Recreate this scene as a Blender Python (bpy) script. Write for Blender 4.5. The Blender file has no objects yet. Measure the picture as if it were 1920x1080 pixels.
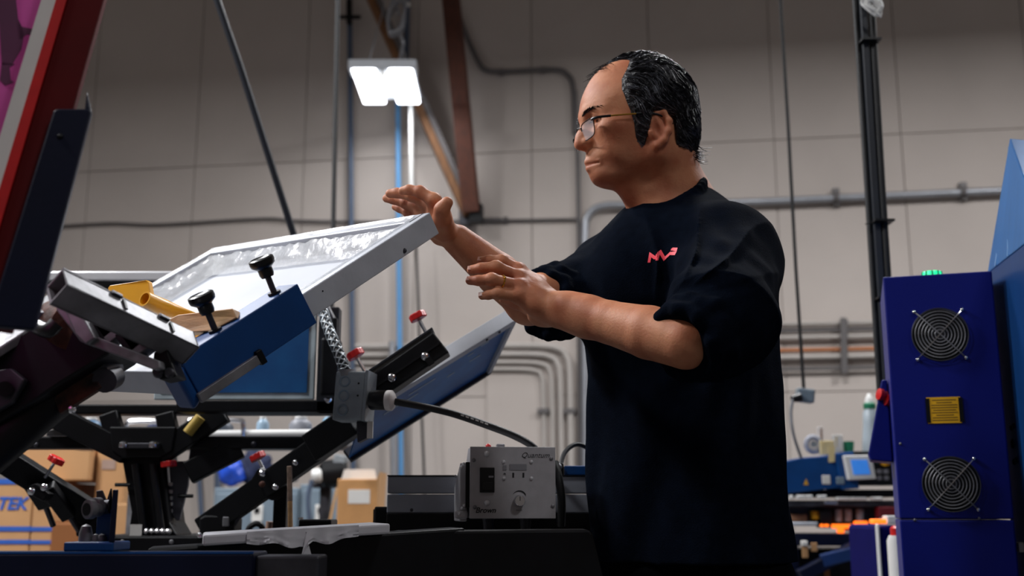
import bpy, bmesh, math, random
import numpy as np
from mathutils import Vector as V, Matrix

random.seed(7); np.random.seed(7)
scene = bpy.context.scene
COL = scene.collection

# ------------------------------------------------------------------ camera
CAM_Z = 0.95
PITCH = math.radians(11.5)
FPX = 2050.0                       # focal length in pixels of a 1920 px wide frame
cam_d = bpy.data.cameras.new('camera')
cam_d.sensor_width = 36.0
cam_d.lens = FPX / 1920.0 * 36.0
cam_d.clip_start = 0.05
cam_d.dof.use_dof = True
cam_d.dof.focus_distance = 1.64
cam_d.dof.aperture_fstop = 4.4
cam = bpy.data.objects.new('camera', cam_d)
cam.location = (0, 0, CAM_Z)
cam.rotation_euler = (math.pi / 2 + PITCH, 0, 0)
COL.objects.link(cam)
scene.camera = cam

# ------------------------------------------------------------------ world, exposure
w = bpy.data.worlds.new('world'); scene.world = w; w.use_nodes = True
w.node_tree.nodes['Background'].inputs[0].default_value = (1.0, 0.88, 0.82, 1)
w.node_tree.nodes['Background'].inputs[1].default_value = 0.095
scene.view_settings.view_transform = 'Standard'
scene.view_settings.look = 'None'
scene.view_settings.exposure = 0.0
scene.view_settings.gamma = 1.0
scene.view_settings.use_curve_mapping = False

# twin panel LED lamps hanging in the hall, only the first in view: (x, y, z, watts)
LAMPS = [(-1.10, 9.05, 4.60, 14),
         (-2.90, 2.50, 3.95, 190),
         (1.30, 5.00, 5.30, 200),
         (-3.20, 5.00, 5.30, 175),
         (4.80, 5.00, 5.30, 210),
         (-2.90, 0.30, 4.60, 92),  # unseen lamp added as front fill for the near press
         (1.80, -0.80, 4.60, 40)]  # unseen lamp added behind the camera as weak fill
LAMP_COL = (0.98, 0.985, 1.0)

# ------------------------------------------------------------------ measuring helpers (pixel of the photo + distance -> place)
SP, CP = math.sin(PITCH), math.cos(PITCH)
def ray(px, py):
    u = (px - 960) / FPX; v = (540 - py) / FPX
    return u, CP - v * SP, SP + v * CP
def P(px, py, Y):
    u, fw, up = ray(px, py)
    return V((u * Y / fw, Y, CAM_Z + up * Y / fw))
WT = 0.145
def PW(px, py, off=0.0):
    u, fw, up = ray(px, py)
    t = (10.0 - off) / (fw + WT * u)
    return V((u * t, fw * t, CAM_Z + up * t))
def PZ(px, py, z):
    u, fw, up = ray(px, py)
    t = (z - CAM_Z) / up
    return V((u * t, fw * t, z))

# ------------------------------------------------------------------ materials
def lin(c):
    c = c / 255.0
    return c / 12.92 if c <= 0.04045 else ((c + 0.055) / 1.055) ** 2.4
def rgb(h):
    return tuple(lin(int(h[i:i + 2], 16)) for i in (0, 2, 4)) + (1.0,)
MATS = {}
def mat(name, col, rough=0.5, metal=0.0, var=0.12, scale=18.0, bump=0.0, bscale=None, spec=0.5, coat=0.0,
        trans=0.0, alpha=1.0, emit=None, estr=0.0, sss=0.0, stretch=(1, 1, 1), sheen=0.0, col2=None):
    if name in MATS: return MATS[name]
    m = bpy.data.materials.new(name); m.use_nodes = True
    nt = m.node_tree; n = nt.nodes; b = n['Principled BSDF']
    c = rgb(col) if isinstance(col, str) else col
    tc = n.new('ShaderNodeTexCoord'); mp = n.new('ShaderNodeMapping'); mp.inputs['Scale'].default_value = stretch
    nt.links.new(tc.outputs['Object'], mp.inputs[0])
    nz = n.new('ShaderNodeTexNoise'); nz.inputs['Scale'].default_value = scale; nz.inputs['Detail'].default_value = 5
    nt.links.new(mp.outputs[0], nz.inputs['Vector'])
    rp = n.new('ShaderNodeValToRGB')
    c2 = (rgb(col2) if col2 else tuple(min(1, x * (1 + var)) for x in c[:3]) + (1,))
    rp.color_ramp.elements[0].position = 0.3; rp.color_ramp.elements[1].position = 0.7
    rp.color_ramp.elements[0].color = tuple(x * (1 - var) for x in c[:3]) + (1,)
    rp.color_ramp.elements[1].color = c2
    nt.links.new(nz.outputs['Fac'], rp.inputs[0]); nt.links.new(rp.outputs[0], b.inputs['Base Color'])
    b.inputs['Roughness'].default_value = rough; b.inputs['Metallic'].default_value = metal
    b.inputs['Specular IOR Level'].default_value = spec
    b.inputs['Coat Weight'].default_value = coat
    b.inputs['Transmission Weight'].default_value = trans
    b.inputs['Alpha'].default_value = alpha
    b.inputs['Sheen Weight'].default_value = sheen
    if sss:
        b.inputs['Subsurface Weight'].default_value = sss
        b.inputs['Subsurface Radius'].default_value = (0.012, 0.004, 0.002)
        b.inputs['Subsurface Scale'].default_value = 0.5
    if emit:
        b.inputs['Emission Color'].default_value = rgb(emit); b.inputs['Emission Strength'].default_value = estr
    if bump:
        bp = n.new('ShaderNodeBump'); bp.inputs['Strength'].default_value = bump; bp.inputs['Distance'].default_value = 0.01
        nb = n.new('ShaderNodeTexNoise'); nb.inputs['Scale'].default_value = bscale or scale * 4; nb.inputs['Detail'].default_value = 6
        nt.links.new(mp.outputs[0], nb.inputs['Vector'])
        nt.links.new(nb.outputs['Fac'], bp.inputs['Height']); nt.links.new(bp.outputs[0], b.inputs['Normal'])
    MATS[name] = m
    return m

M_WALL = mat('painted_concrete', 'BCB2AB', 0.85, var=0.05, scale=1.3, bump=0.15, bscale=30)
M_FLOOR = mat('floor_concrete', '4A4A4C', 0.6, var=0.15, scale=3, bump=0.1)
M_PIPE = mat('galvanised_conduit', '9A9CA2', 0.4, 0.5, var=0.1, scale=6)
M_PIPEW = mat('painted_conduit', 'B2ABA5', 0.6, var=0.06, scale=6)
M_PIPED = mat('dark_conduit', '5E5A5A', 0.5, 0.2, var=0.1, scale=6)
M_COPPER = mat('copper_pipe', 'B07048', 0.4, 0.5, var=0.1, scale=6)
M_BLUEPIPE = mat('light_blue_pipe', '5E9BD0', 0.5, var=0.05, scale=6)
M_DARKPOLE = mat('dark_pole', '1E222A', 0.5, 0.1, var=0.15, scale=10)
M_GREYBLUE = mat('grey_blue_pipe', '4C5A70', 0.5, 0.1, var=0.1, scale=6)
M_WHITEP = mat('white_plastic', 'D8D8D6', 0.45, var=0.03, scale=10)
M_WOODL = mat('light_timber', '7A5230', 0.65, var=0.3, scale=6, stretch=(10, 10, 0.6), bump=0.1)
M_WOODD = mat('dark_timber', '4E2412', 0.7, var=0.3, scale=6, stretch=(10, 10, 0.6), bump=0.1)
M_BLACK = mat('black_metal', '08090D', 0.45, 0.0, spec=0.22, var=0.3, scale=30, bump=0.02)
M_BLACKP = mat('black_plastic', '0D0E11', 0.35, spec=0.35, var=0.2, scale=40)
M_RUBBER = mat('black_rubber', '0D0E11', 0.55, var=0.2, scale=60)
M_STEEL = mat('worn_steel', '77777B', 0.46, 0.4, var=0.35, scale=25, bump=0.06, bscale=120)
M_DSTEEL = mat('dark_steel', '3A3A40', 0.5, 0.6, var=0.4, scale=22, bump=0.06, bscale=90)
M_RUST = mat('rusted_steel', '1E1412', 0.8, 0.2, var=0.6, scale=45, col2='5A3020', bump=0.2, bscale=90)
M_STUD = mat('bright_stud', 'E4E4E8', 0.25, 0.2, var=0.03)
M_CHROME = mat('chrome', 'D8D8DC', 0.18, 1.0, var=0.04, scale=40)
M_ALU = mat('aluminium_frame', 'B6BAC2', 0.36, 0.1, var=0.18, scale=9, stretch=(1, 1, 1), bump=0.04, bscale=140)
M_BLUE = mat('blue_paint', '053C76', 0.45, 0.0, var=0.12, scale=14, coat=0.05, spec=0.3, bump=0.03, bscale=160)
M_NAVY = mat('navy_paint', '030A24', 0.42, 0.0, spec=0.25, var=0.15, scale=12, bump=0.03, bscale=160)
M_CAB = mat('cabinet_blue_paint', '04126C', 0.42, 0.0, spec=0.25, var=0.06, scale=8, bump=0.05, bscale=300)
M_HOOD = mat('hood_blue_paint', '2A6DAE', 0.28, 0.25, var=0.1, scale=5, stretch=(6, 6, 0.8))
M_RED = mat('red_plastic', 'C81C1C', 0.35, var=0.1, scale=40)
M_REDTAPE = mat('red_tape', 'C0060C', 0.45, var=0.12, scale=14, stretch=(3, 3, 3))
M_DARKRED = mat('dark_red_rail', '520206', 0.6, spec=0.15, var=0.12, scale=14)
M_MAGENTA = mat('magenta_mesh', 'C84A9E', 0.55, var=0.1, scale=3, stretch=(12, 1, 1))
M_WTAPE = mat('white_tape', 'D4CECB', 0.5, var=0.05, scale=20)
M_INK = mat('dark_ink_print', '50103E', 0.6, var=0.1, scale=20)
M_EMUL = mat('white_emulsion', 'C6CAD2', 0.75, spec=0.15, var=0.03, scale=6)
M_BMESH = mat('blue_mesh', '083E88', 0.45, var=0.4, scale=6, col2='14609C')
M_YEL = mat('yellow_plastic', 'E0A216', 0.38, var=0.06, scale=20)
M_OAK = mat('wood_offcut', 'C79B6B', 0.6, var=0.22, scale=12, stretch=(1, 14, 14), bump=0.08)
M_CARD = mat('cardboard', 'B58A5E', 0.8, var=0.08, scale=5, bump=0.03, bscale=60)
M_CARDD = mat('dark_cardboard', '8A5428', 0.8, var=0.08, scale=5)
M_BTAPE = mat('blue_print', '2458B0', 0.6, var=0.06, scale=20)
M_GREY = mat('grey_enamel', '6F7F8C', 0.5, var=0.05, scale=6)
M_GALV = mat('galvanised_box', '8E969C', 0.45, 0.35, var=0.2, scale=30, bump=0.05)
M_CTRL = mat('control_box_grey', 'B2B0B4', 0.5, 0.0, var=0.06, scale=60, bump=0.03, bscale=400)
M_BEAM = mat('anodised_beam', '8E929C', 0.45, 0.15, var=0.25, scale=10, stretch=(0.6, 1, 1))
M_PALLET = mat('pallet_white', 'C0C0C6', 0.5, var=0.1, scale=20)
M_FILM = mat('clear_tape_film', 'E8EAEC', 0.16, var=0.06, scale=40, alpha=0.5, bump=0.25, bscale=60)
M_PRINT = mat('black_print', '1A1A1E', 0.6, var=0.05)
M_LABELY = mat('yellow_label', 'D9A20C', 0.5, var=0.04)
M_SCREEN = mat('lcd_screen', '2A62B8', 0.3, emit='3C86E0', estr=0.55)
M_LCDG = mat('grey_display', '8C8C92', 0.3, var=0.05)
M_GLOW = mat('orange_heater', 'FF7A20', 0.5, emit='FF7018', estr=1.6)
M_GREEN = mat('green_beacon', '20D890', 0.3, emit='18E890', estr=1.3)
M_LED = mat('led_panel', 'FFFFFF', 0.4, emit='F4F8FF', estr=9.0)
M_LAMPB = mat('lamp_body', 'C8CCD2', 0.5, var=0.03)
M_JUG = mat('pale_blue_plastic', '8FA8BC', 0.35, var=0.1, scale=12)
M_NAVYBAG = mat('navy_cloth', '1A2240', 0.85, var=0.2, scale=20, bump=0.3, bscale=30)
M_BLUEBAG = mat('blue_film', '1E48B4', 0.35, var=0.3, scale=20, bump=0.4, bscale=30)
M_PAPER = mat('paper_white', 'D8D6D2', 0.7, var=0.04)
M_CREAM = mat('cream_paper', 'D8C490', 0.7, var=0.05)
M_GREENP = mat('green_plastic', '1E7A58', 0.4, var=0.1)
M_BRAID = None

# ------------------------------------------------------------------ mesh builder
class MB:
    def __init__(s): s.v = []; s.f = []
    def add(s, vs, fs):
        o = len(s.v); s.v += [tuple(x) for x in vs]; s.f += [tuple(i + o for i in f) for f in fs]; return s
    def obox(s, c, ux, uy, uz, sx, sy, sz):
        c = V(c); vs = []
        for k in (-1, 1):
            for j in (-1, 1):
                for i in (-1, 1):
                    vs.append(c + ux * (i * sx / 2) + uy * (j * sy / 2) + uz * (k * sz / 2))
        return s.add(vs, [(0, 2, 3, 1), (4, 5, 7, 6), (0, 1, 5, 4), (2, 6, 7, 3), (0, 4, 6, 2), (1, 3, 7, 5)])
    def box(s, x0, x1, y0, y1, z0, z1):
        return s.obox(((x0 + x1) / 2, (y0 + y1) / 2, (z0 + z1) / 2), V((1, 0, 0)), V((0, 1, 0)), V((0, 0, 1)), x1 - x0, y1 - y0, z1 - z0)
    def beam(s, p0, p1, w, h, up=V((0, 0, 1))):
        p0, p1 = V(p0), V(p1); d = (p1 - p0); L = d.length; d.normalize()
        x = d.cross(up).normalized(); u = x.cross(d)
        return s.obox((p0 + p1) / 2, d, x, u, L, w, h)
    def ring(s, c, x, y, r, n):
        return [V(c) + x * (r * math.cos(2 * math.pi * i / n)) + y * (r * math.sin(2 * math.pi * i / n)) for i in range(n)]
    def tube(s, pts, r, n=10, cap=True, closed=False):
        pts = [V(p) for p in pts]; m = len(pts); rs = r if isinstance(r, (list, tuple)) else [r] * m
        vs = []; fs = []; x = None
        for i, p in enumerate(pts):
            if closed: d = pts[(i + 1) % m] - pts[i - 1]
            else: d = pts[min(i + 1, m - 1)] - pts[max(i - 1, 0)]
            d.normalize()
            if x is None:
                a = V((0, 0, 1)) if abs(d.z) < 0.9 else V((1, 0, 0)); x = d.cross(a).normalized()
            else:
                x = (x - d * x.dot(d)).normalized()
            vs += s.ring(p, x, d.cross(x), rs[i], n)
        for i in range(m if closed else m - 1):
            j = (i + 1) % m
            for k in range(n):
                k2 = (k + 1) % n
                fs.append((i * n + k, i * n + k2, j * n + k2, j * n + k))
        if cap and not closed:
            fs.append(tuple(range(n - 1, -1, -1))); fs.append(tuple((m - 1) * n + k for k in range(n)))
        return s.add(vs, fs)
    def cyl(s, p0, p1, r0, r1=None, n=16):
        return s.tube([p0, p1], [r0, r0 if r1 is None else r1], n)
    def lathe(s, prof, o, ax, n=20):            # prof: (radius, height)
        ax = V(ax).normalized(); a = V((0, 0, 1)) if abs(ax.z) < 0.9 else V((1, 0, 0))
        x = ax.cross(a).normalized(); y = ax.cross(x); vs = []; fs = []
        for r, h in prof: vs += s.ring(V(o) + ax * h, x, y, max(r, 1e-5), n)
        for i in range(len(prof) - 1):
            for k in range(n):
                k2 = (k + 1) % n; fs.append((i * n + k, i * n + k2, (i + 1) * n + k2, (i + 1) * n + k))
        fs.append(tuple(range(n - 1, -1, -1))); fs.append(tuple((len(prof) - 1) * n + k for k in range(n)))
        return s.add(vs, fs)
    def prism(s, pts, d):                        # polygon of 3D points, extruded by vector d
        pts = [V(p) for p in pts]; n = len(pts); d = V(d)
        fs = [tuple(range(n)), tuple(range(2 * n - 1, n - 1, -1))] + [(i, i + n, (i + 1) % n + n, (i + 1) % n) for i in range(n)]
        return s.add(pts + [p + d for p in pts], fs)
    def pprism(s, poly, Y, t):                   # upright plate seen in the photo: outline at distance Y, thickness t
        return s.prism([P(x, y, Y) for x, y in poly], (0, t, 0))
    def sphere(s, c, r, n=14, sc=(1, 1, 1)):
        prof = []; m = n // 2 + 1; vs = []; fs = []
        for i in range(m + 1):
            t = math.pi * i / m
            for k in range(n):
                a = 2 * math.pi * k / n
                vs.append(V(c) + V((r * sc[0] * math.sin(t) * math.cos(a), r * sc[1] * math.sin(t) * math.sin(a), r * sc[2] * math.cos(t))))
        for i in range(m):
            for k in range(n):
                k2 = (k + 1) % n; fs.append((i * n + k, (i + 1) * n + k, (i + 1) * n + k2, i * n + k2))
        return s.add(vs, fs)

def root_loc(o):
    while o.parent: o = o.parent
    return V(o.location)
def obj(name, mb, m, parent=None, bevel=0.0, smooth=False, base=None, seg=2):
    """link the builder's shape as ONE mesh object; world coordinates are stored relative to the thing's base"""
    me = bpy.data.meshes.new(name)
    o = bpy.data.objects.new(name, me); COL.objects.link(o)
    if parent is not None: off = root_loc(parent); o.parent = parent
    else:
        if base is None:
            a = np.array(mb.v); lo = a.min(0); hi = a.max(0); base = V(((lo[0] + hi[0]) / 2, (lo[1] + hi[1]) / 2, lo[2]))
        off = V(base); o.location = off
    bm = bmesh.new()
    vs = [bm.verts.new(V(v) - off) for v in mb.v]
    for f in mb.f:
        try: bm.faces.new([vs[i] for i in f])
        except ValueError: pass
    bmesh.ops.remove_doubles(bm, verts=bm.verts, dist=1e-6)
    bmesh.ops.recalc_face_normals(bm, faces=bm.faces)
    if bevel > 0:
        es = [e for e in bm.edges if len(e.link_faces) == 2 and e.calc_face_angle(0) > 0.6]
        bmesh.ops.bevel(bm, geom=es, offset=bevel, segments=seg, profile=0.5, affect='EDGES', clamp_overlap=True)
    if smooth:
        for f in bm.faces: f.smooth = True
        for e in bm.edges:
            if len(e.link_faces) == 2 and e.calc_face_angle(0) > 0.75: e.smooth = False
    bm.to_mesh(me); bm.free()
    if isinstance(m, (list, tuple)):
        for q in m: me.materials.append(q)
    else: me.materials.append(m)
    return o
def tag(o, label, cat, group=None):
    o['label'] = label; o['category'] = cat
    if group: o['group'] = group
    return o
def thing(name, label, cat, loc, group=None):
    o = bpy.data.objects.new(name, None); COL.objects.link(o); o.location = V(loc); o.empty_display_size = 0.05
    return tag(o, label, cat, group)
def struct(o): o['kind'] = 'structure'; return o
X, Y_, Z = V((1, 0, 0)), V((0, 1, 0)), V((0, 0, 1))
_txt = {}
def text_mb(s, o, ux, uy, height, depth=0.0006, shear=0.0, bold=0.0, align='CENTER'):
    cu = bpy.data.curves.new('t', 'FONT'); cu.body = s; cu.shear = shear; cu.offset = bold; cu.align_x = align; cu.align_y = 'CENTER'; cu.resolution_u = 3
    t = bpy.data.objects.new('t', cu); COL.objects.link(t)
    dg = bpy.context.evaluated_depsgraph_get(); me = t.evaluated_get(dg).to_mesh()
    n = ux.cross(uy)
    vs = [V(o) + ux * (v.co.x * height) + uy * (v.co.y * height) + n * depth for v in me.vertices]
    fs = [tuple(p.vertices) for p in me.polygons]
    t.evaluated_get(dg).to_mesh_clear(); bpy.data.objects.remove(t); bpy.data.curves.remove(cu)
    return MB().add(vs, fs)
def bez(pts, n=8):                                # smooth path through points (Catmull-Rom)
    pts = [V(p) for p in pts]; out = []
    for i in range(len(pts) - 1):
        p0 = pts[max(i - 1, 0)]; p1 = pts[i]; p2 = pts[i + 1]; p3 = pts[min(i + 2, len(pts) - 1)]
        for k in range(n):
            t = k / n
            out.append(0.5 * ((2 * p1) + (p2 - p0) * t + (2 * p0 - 5 * p1 + 4 * p2 - p3) * t * t + (3 * p1 - p0 - 3 * p2 + p3) * t ** 3))
    return out + [pts[-1]]
def frame_from(d, up=Z):
    d = V(d).normalized(); x = d.cross(up).normalized(); return d, x, x.cross(d)
def bolt(parent, p, axis, r=0.006, h=0.005, m=None, name='bolt'):
    mb = MB().lathe([(r, 0), (r, h * 0.5), (r * 0.7, h), (r * 0.05, h * 1.15)], p, axis, 10)
    return obj(name, mb, m or M_CHROME, parent, smooth=True)

# ================================================================== the hall
floor = struct(obj('floor', MB().box(-9, 9, -3, 11.5, -0.1, 0.0), M_FLOOR, base=(0, 0, 0)))
WD = V((1, -WT, 0)).normalized()                  # along the wall
WN = V((-WT, -1, 0)).normalized()                 # out of the wall, into the hall
W0 = V((0, 10, 0))
wall = struct(obj('wall_back', MB().obox(W0 - WN * 0.10 + Z * 3.5, WD, WN, Z, 18, 0.16, 7.0), M_WALL, base=(0, 10, 0)))
zs = PW(600, 302).z
seam0 = (PW(570, 300) - W0).dot(WD); sp_ = 1.13
pm = None
for r_ in range(3):
    z0 = zs - 2.36 * (2 - r_) if r_ < 2 else zs
    z0 = [0.0, zs - 2.34, zs][r_]; z1 = [zs - 2.34, zs, 7.0][r_]
    for k in range(-5, 7):
        c = W0 + WD * (seam0 + (k + 0.5) * sp_) + Z * ((z0 + z1) / 2) + WN * (-0.008 + 0.002 * random.random())
        q = obj('wall_panel', MB().obox(c, WD, WN, Z, sp_ - 0.007, 0.024, z1 - z0 - 0.007), M_WALL, wall, bevel=0.003, seg=1)

# ---- conduits on the wall
def pipe(name, pts, r, m, label, off=None, cat='conduit', group=None, smooth=True, n=10, wallpx=True):
    off = r + 0.03 if off is None else off
    p3 = [PW(x, y, off) for x, y in pts] if wallpx else [V(p) for p in pts]
    o = obj(name, MB().tube(p3, r, n), m, smooth=True)
    return tag(o, label, cat, group)
def straps(pts, r, off, m=M_PIPED):
    pass
big = thing('wall_conduit', 'thick galvanised conduit running along the wall behind the man’s shoulder', 'conduit', PW(1500, 374, 0.1))
obj('tube', MB().tube(bez([PW(x, y, .09) for x, y in [(1098, 900), (1097, 640), (1097, 450), (1103, 405), (1130, 386), (1200, 384), (1420, 378), (1640, 368), (1890, 357)]], 6), 0.034, 12), M_PIPE, big, smooth=True)
for x, y in ((1567, 371), (1805, 360)):
    obj('strap', MB().cyl(PW(x - 5, y, .09), PW(x + 5, y, .09), 0.045, n=14).obox(PW(x, y, .03), WD, WN, Z, .06, .08, .16), M_PIPED, big)
pipe('wall_conduit', [(1087, 900), (1086, 640), (1086, 470), (1084, 300), (1078, 170)], 0.020, M_PIPED, 'dark vertical conduit ending level with the man’s glasses', off=.05)
cd = thing('wall_conduit', 'dark conduit sloping down beside the brown post then bending towards the man’s head', 'conduit', PW(1000, 140, .05))
obj('tube', MB().tube(bez([PW(x, y, .05) for x, y in [(838, -40), (868, 50), (895, 112), (912, 131), (950, 134), (1035, 130), (1062, 138), (1075, 165), (1078, 250)]], 6), 0.024, 10), M_PIPED, cd, smooth=True)
for x, y in ((940, 135), (1018, 131)):
    obj('coupling', MB().cyl(PW(x - 5, y, .05), PW(x + 5, y, .05), 0.032, n=12), M_PIPED, cd)
tag(obj('wall_conduit', MB().tube(bez([PW(x, y, .04) for x, y in [(60, 428), (200, 419), (300, 421), (490, 410), (560, 414), (720, 416), (890, 414), (1088, 411)]], 5), 0.014, 8), M_PIPED, smooth=True), 'thin sagging conduit crossing the wall above the tilted white screen', 'conduit')
obj_ = thing('pipe_coupling', 'small dark coupling on the thin conduit right of the timber brace', 'coupling', PW(925, 412, .05))
obj('sleeve', MB().cyl(PW(905, 413, .04), PW(940, 412.5, .04), .024), M_PIPED, obj_); obj('nut', MB().cyl(PW(944, 412.5, .04), PW(952, 412.5, .04), .032, n=6), M_PIPED, obj_)
# nested bends below the man's arms
nb = [(648, 1068, 'outermost of the nested pipes'), (664, 1050, 'second from outside of the nested pipes'), (679, 1034, 'third from outside of the nested pipes'), (692, 1018, 'innermost of the nested pipes')]
for i, (yy, xx, lab) in enumerate(nb):
    R = 36 - i * 5
    pts = [(660, yy + 2), (820, yy + 1), (xx - R - 30, yy), (xx - R * .55, yy + R * .18), (xx - R * .15, yy + R * .6), (xx, yy + R + 8), (xx + 2, 800), (xx + 4, 960)]
    pn = thing('wall_pipe', lab + ' bending down the wall below the man’s forearm', 'pipe', PW(xx, 800, .1), 'nested wall pipes')
    obj('tube', MB().tube(bez([PW(x, y, .06) for x, y in pts], 6), [.030, .026, .020, .02][i], 10), M_PIPEW, pn, smooth=True)
    if i in (0, 3): obj('strap', MB().obox(PW(xx + 1, 771, .05), WD, WN, Z, .10, .09, .045), M_PIPED, pn)
# bundle on the right
bun = [(605, .020, M_PIPEW), (618, .020, M_PIPED), (631, .022, M_PIPEW), (655, .020, M_COPPER), (668, .026, M_PIPEW), (690, .018, M_PIPED)]
blabs = ['topmost of the six level pipes left of the fan cabinet', 'second pipe from the top of the level bundle left of the fan cabinet', 'third pipe from the top of the level bundle left of the fan cabinet', 'copper coloured pipe in the level bundle left of the fan cabinet', 'pale pipe just under the copper pipe left of the fan cabinet', 'lowest of the six level pipes left of the fan cabinet']
for (yy, r, m), lab in zip(bun, blabs):
    tag(obj('wall_pipe', MB().tube([PW(1420, yy + 3, .07), PW(1580, yy, .07), PW(1760, yy - 4, .07)], r, 10), m, smooth=True), lab, 'pipe', 'level pipe bundle')
ps = thing('pipe_bracket', 'dark upright strut clamping the level pipe bundle to the wall', 'bracket', PW(1582, 695, .13))
obj('strut', MB().beam(PW(1581, 596, .11), PW(1583, 700, .11), .05, .03, WN), M_PIPED, ps)
for yy in (605, 618, 631, 655, 668, 690): obj('clamp', MB().obox(PW(1582, yy, .07), WD, WN, Z, .06, .07, .05), M_PIPED, ps)
# uprights in front of the wall
pipe('riser_pipe', [(655, -30), (658, 300), (662, 900)], .026, M_GREYBLUE, 'grey blue riser pipe left of the glowing lamp', off=.10, cat='pipe')
cr = thing('pipe_hanger', 'black cross shaped hanger on the grey blue riser near the ceiling', 'hanger', PW(655, 40, .2))
obj('cross_bar', MB().beam(PW(636, 32, .16), PW(676, 32, .16), .03, .03), M_BLACK, cr); obj('clamp', MB().beam(PW(655, 0, .16), PW(655, 44, .16), .05, .05, WN), M_BLACK, cr)
pipe('air_pipe', [(746, 170), (748, 500), (752, 960)], .026, M_BLUEPIPE, 'light blue air pipe dropping below the lamp', off=.16, cat='pipe')
pipe('riser_pipe', [(764, -30), (762, 80), (760, 190)], .030, M_GREYBLUE, 'dark riser pipe right above the lamp', off=.12, cat='pipe')
pipe('drop_pipe', [(770, 170), (771, 280), (773, 420)], .020, M_WHITEP, 'white pipe dropping from the lamp towards the raised hand', off=.55, cat='pipe')
pipe('grey_pipe', [(735, 640), (737, 800), (739, 960)], .03, M_PIPE, 'short grey pipe left of the light blue air pipe', off=.24, cat='pipe')
pipe('electric_cable', [(779, 430), (784, 560), (790, 760), (798, 960)], .012, M_RUBBER, 'thin black cord hanging right of the light blue pipe', off=.35, cat='cord')
tag(obj('hanging_cable', MB().tube([P(634, -40, 5.0), P(629, 200, 5.0), P(625, 418, 5.0), P(622, 560, 5.0), P(619, 820, 5.0)], .0115, 8), M_RUBBER, smooth=True), 'straight black cable hanging left of the grey blue riser', 'cable')
tag(obj('support_rod', MB().tube([P(390, -50, 3.2), P(452, 130, 3.3), P(548, 432, 3.5), P(600, 590, 3.6)], .012, 10), M_DARKPOLE, smooth=True), 'dark slanting support rod coming down behind the tilted white screen', 'rod')
for x, yy0, yy1 in ((372, 870, 1010), (404, 860, 1010)):
    pass
tag(obj('riser_pipe', MB().tube([PW(372, 880, .1), PW(380, 1010, .1), PW(384, 1060, .1)], .022, 8), M_GREYBLUE, smooth=True), 'slim grey blue pipe between the black press arms at lower left', 'pipe')
tag(obj('riser_pipe', MB().tube([PW(408, 800, .1), PW(408, 935, .1)], .03, 8), M_GREYBLUE, smooth=True), 'grey blue pipe rising from the grey cabinet below the press', 'pipe')

# ---- door like recess below the pipes and painted boards on the wall
tag(obj('wall_hatch', MB().obox(PW(975, 840, .015), WD, WN, Z, .62, .03, 1.35), M_WALL, bevel=.01), 'pale flush hatch on the wall inside the bent pipes', 'hatch')

# ---- timber brace
br = thing('timber_brace', 'pale diagonal timber brace running from the ceiling down to the wall', 'brace', PW(885, 405, .2))
a0, a1 = P(672, -60, 9.85), PW(880, 408, .14)
d_, x_, u_ = frame_from(a1 - a0)
obj('timber', MB().beam(a0, a1, .115, .10), M_WOODL, br, bevel=.006)
obj('timber', MB().beam(a0 + x_ * .13, a1 + x_ * .115, .09, .12), M_WOODL, br, bevel=.006)
obj('conduit_strip', MB().beam(a0 + x_ * .20 + u_ * .03, a1 + x_ * .18 + u_ * .03, .035, .05), M_PIPED, br)
po = thing('timber_post', 'dark brown timber post coming down to the foot of the diagonal brace', 'post', PW(886, 405, .1))
b0, b1 = P(842, -40, 9.3), PW(884, 398, .30)
obj('timber', MB().beam(b0, b1, .155, .12, WN), M_WOODD, po, bevel=.006)
obj('seat_plate', MB().obox(PW(893, 402, .26), WD, WN, Z, .12, .12, .18), M_BLACK, po, bevel=.006)
obj('hanger_strap', MB().obox(PW(873, 410, .15), WD, WN, Z, .10, .14, .14), M_DSTEEL, po, bevel=.006)

# ---- twin panel lamps
def lamp(i, x, y, z, watts):
    lab = ('glowing twin panel lamp hanging in front of the timber brace' if i == 0 else
           ['', 'twin panel lamp above the press left of the man', 'twin panel lamp over the middle of the hall', 'twin panel lamp over the left of the hall', 'twin panel lamp over the right of the hall', 'unseen fill lamp added over the near left of the press', 'unseen fill lamp added behind the camera'][i])
    t = thing('hanging_lamp', lab, 'lamp', (x, y, z), 'hanging lamps')
    obj('housing', MB().box(x - .29, x + .29, y - .36, y - .16, z + .01, z + .10).box(x - .27, x + .27, y - .16, y + .40, z + .03, z + .075), M_LAMPB, t, bevel=.012)
    for s in (-1, 1):
        obj('light_panel', MB().box(x + s * .155 - .105, x + s * .155 + .105, y - .36, y + .42, z - .012, z + .028), M_LED, t, bevel=.02)
    obj('sensor', MB().lathe([(.03, 0), (.03, .04), (.015, .06)], (x, y - .30, z + .01), (0, 0, -1), 12), M_WHITEP, t, smooth=True)
    for s in (-1, 1):
        obj('hanger_wire', MB().tube([(x + s * .2, y, z + .08), (x + s * .04, y, z + .75), (x + s * .04, y, 6.6)], .006, 6), M_PIPE, t)
    ld = bpy.data.lights.new('lamp_light', 'AREA'); ld.shape = 'RECTANGLE'; ld.size = .52; ld.size_y = .74; ld.energy = watts; ld.color = LAMP_COL
    lo = bpy.data.objects.new('lamp_light', ld); COL.objects.link(lo); lo.parent = t; lo.location = (0, 0.03, -.03)
for i, (x, y, z, e) in enumerate(LAMPS): lamp(i, x, y, z, e)
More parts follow.
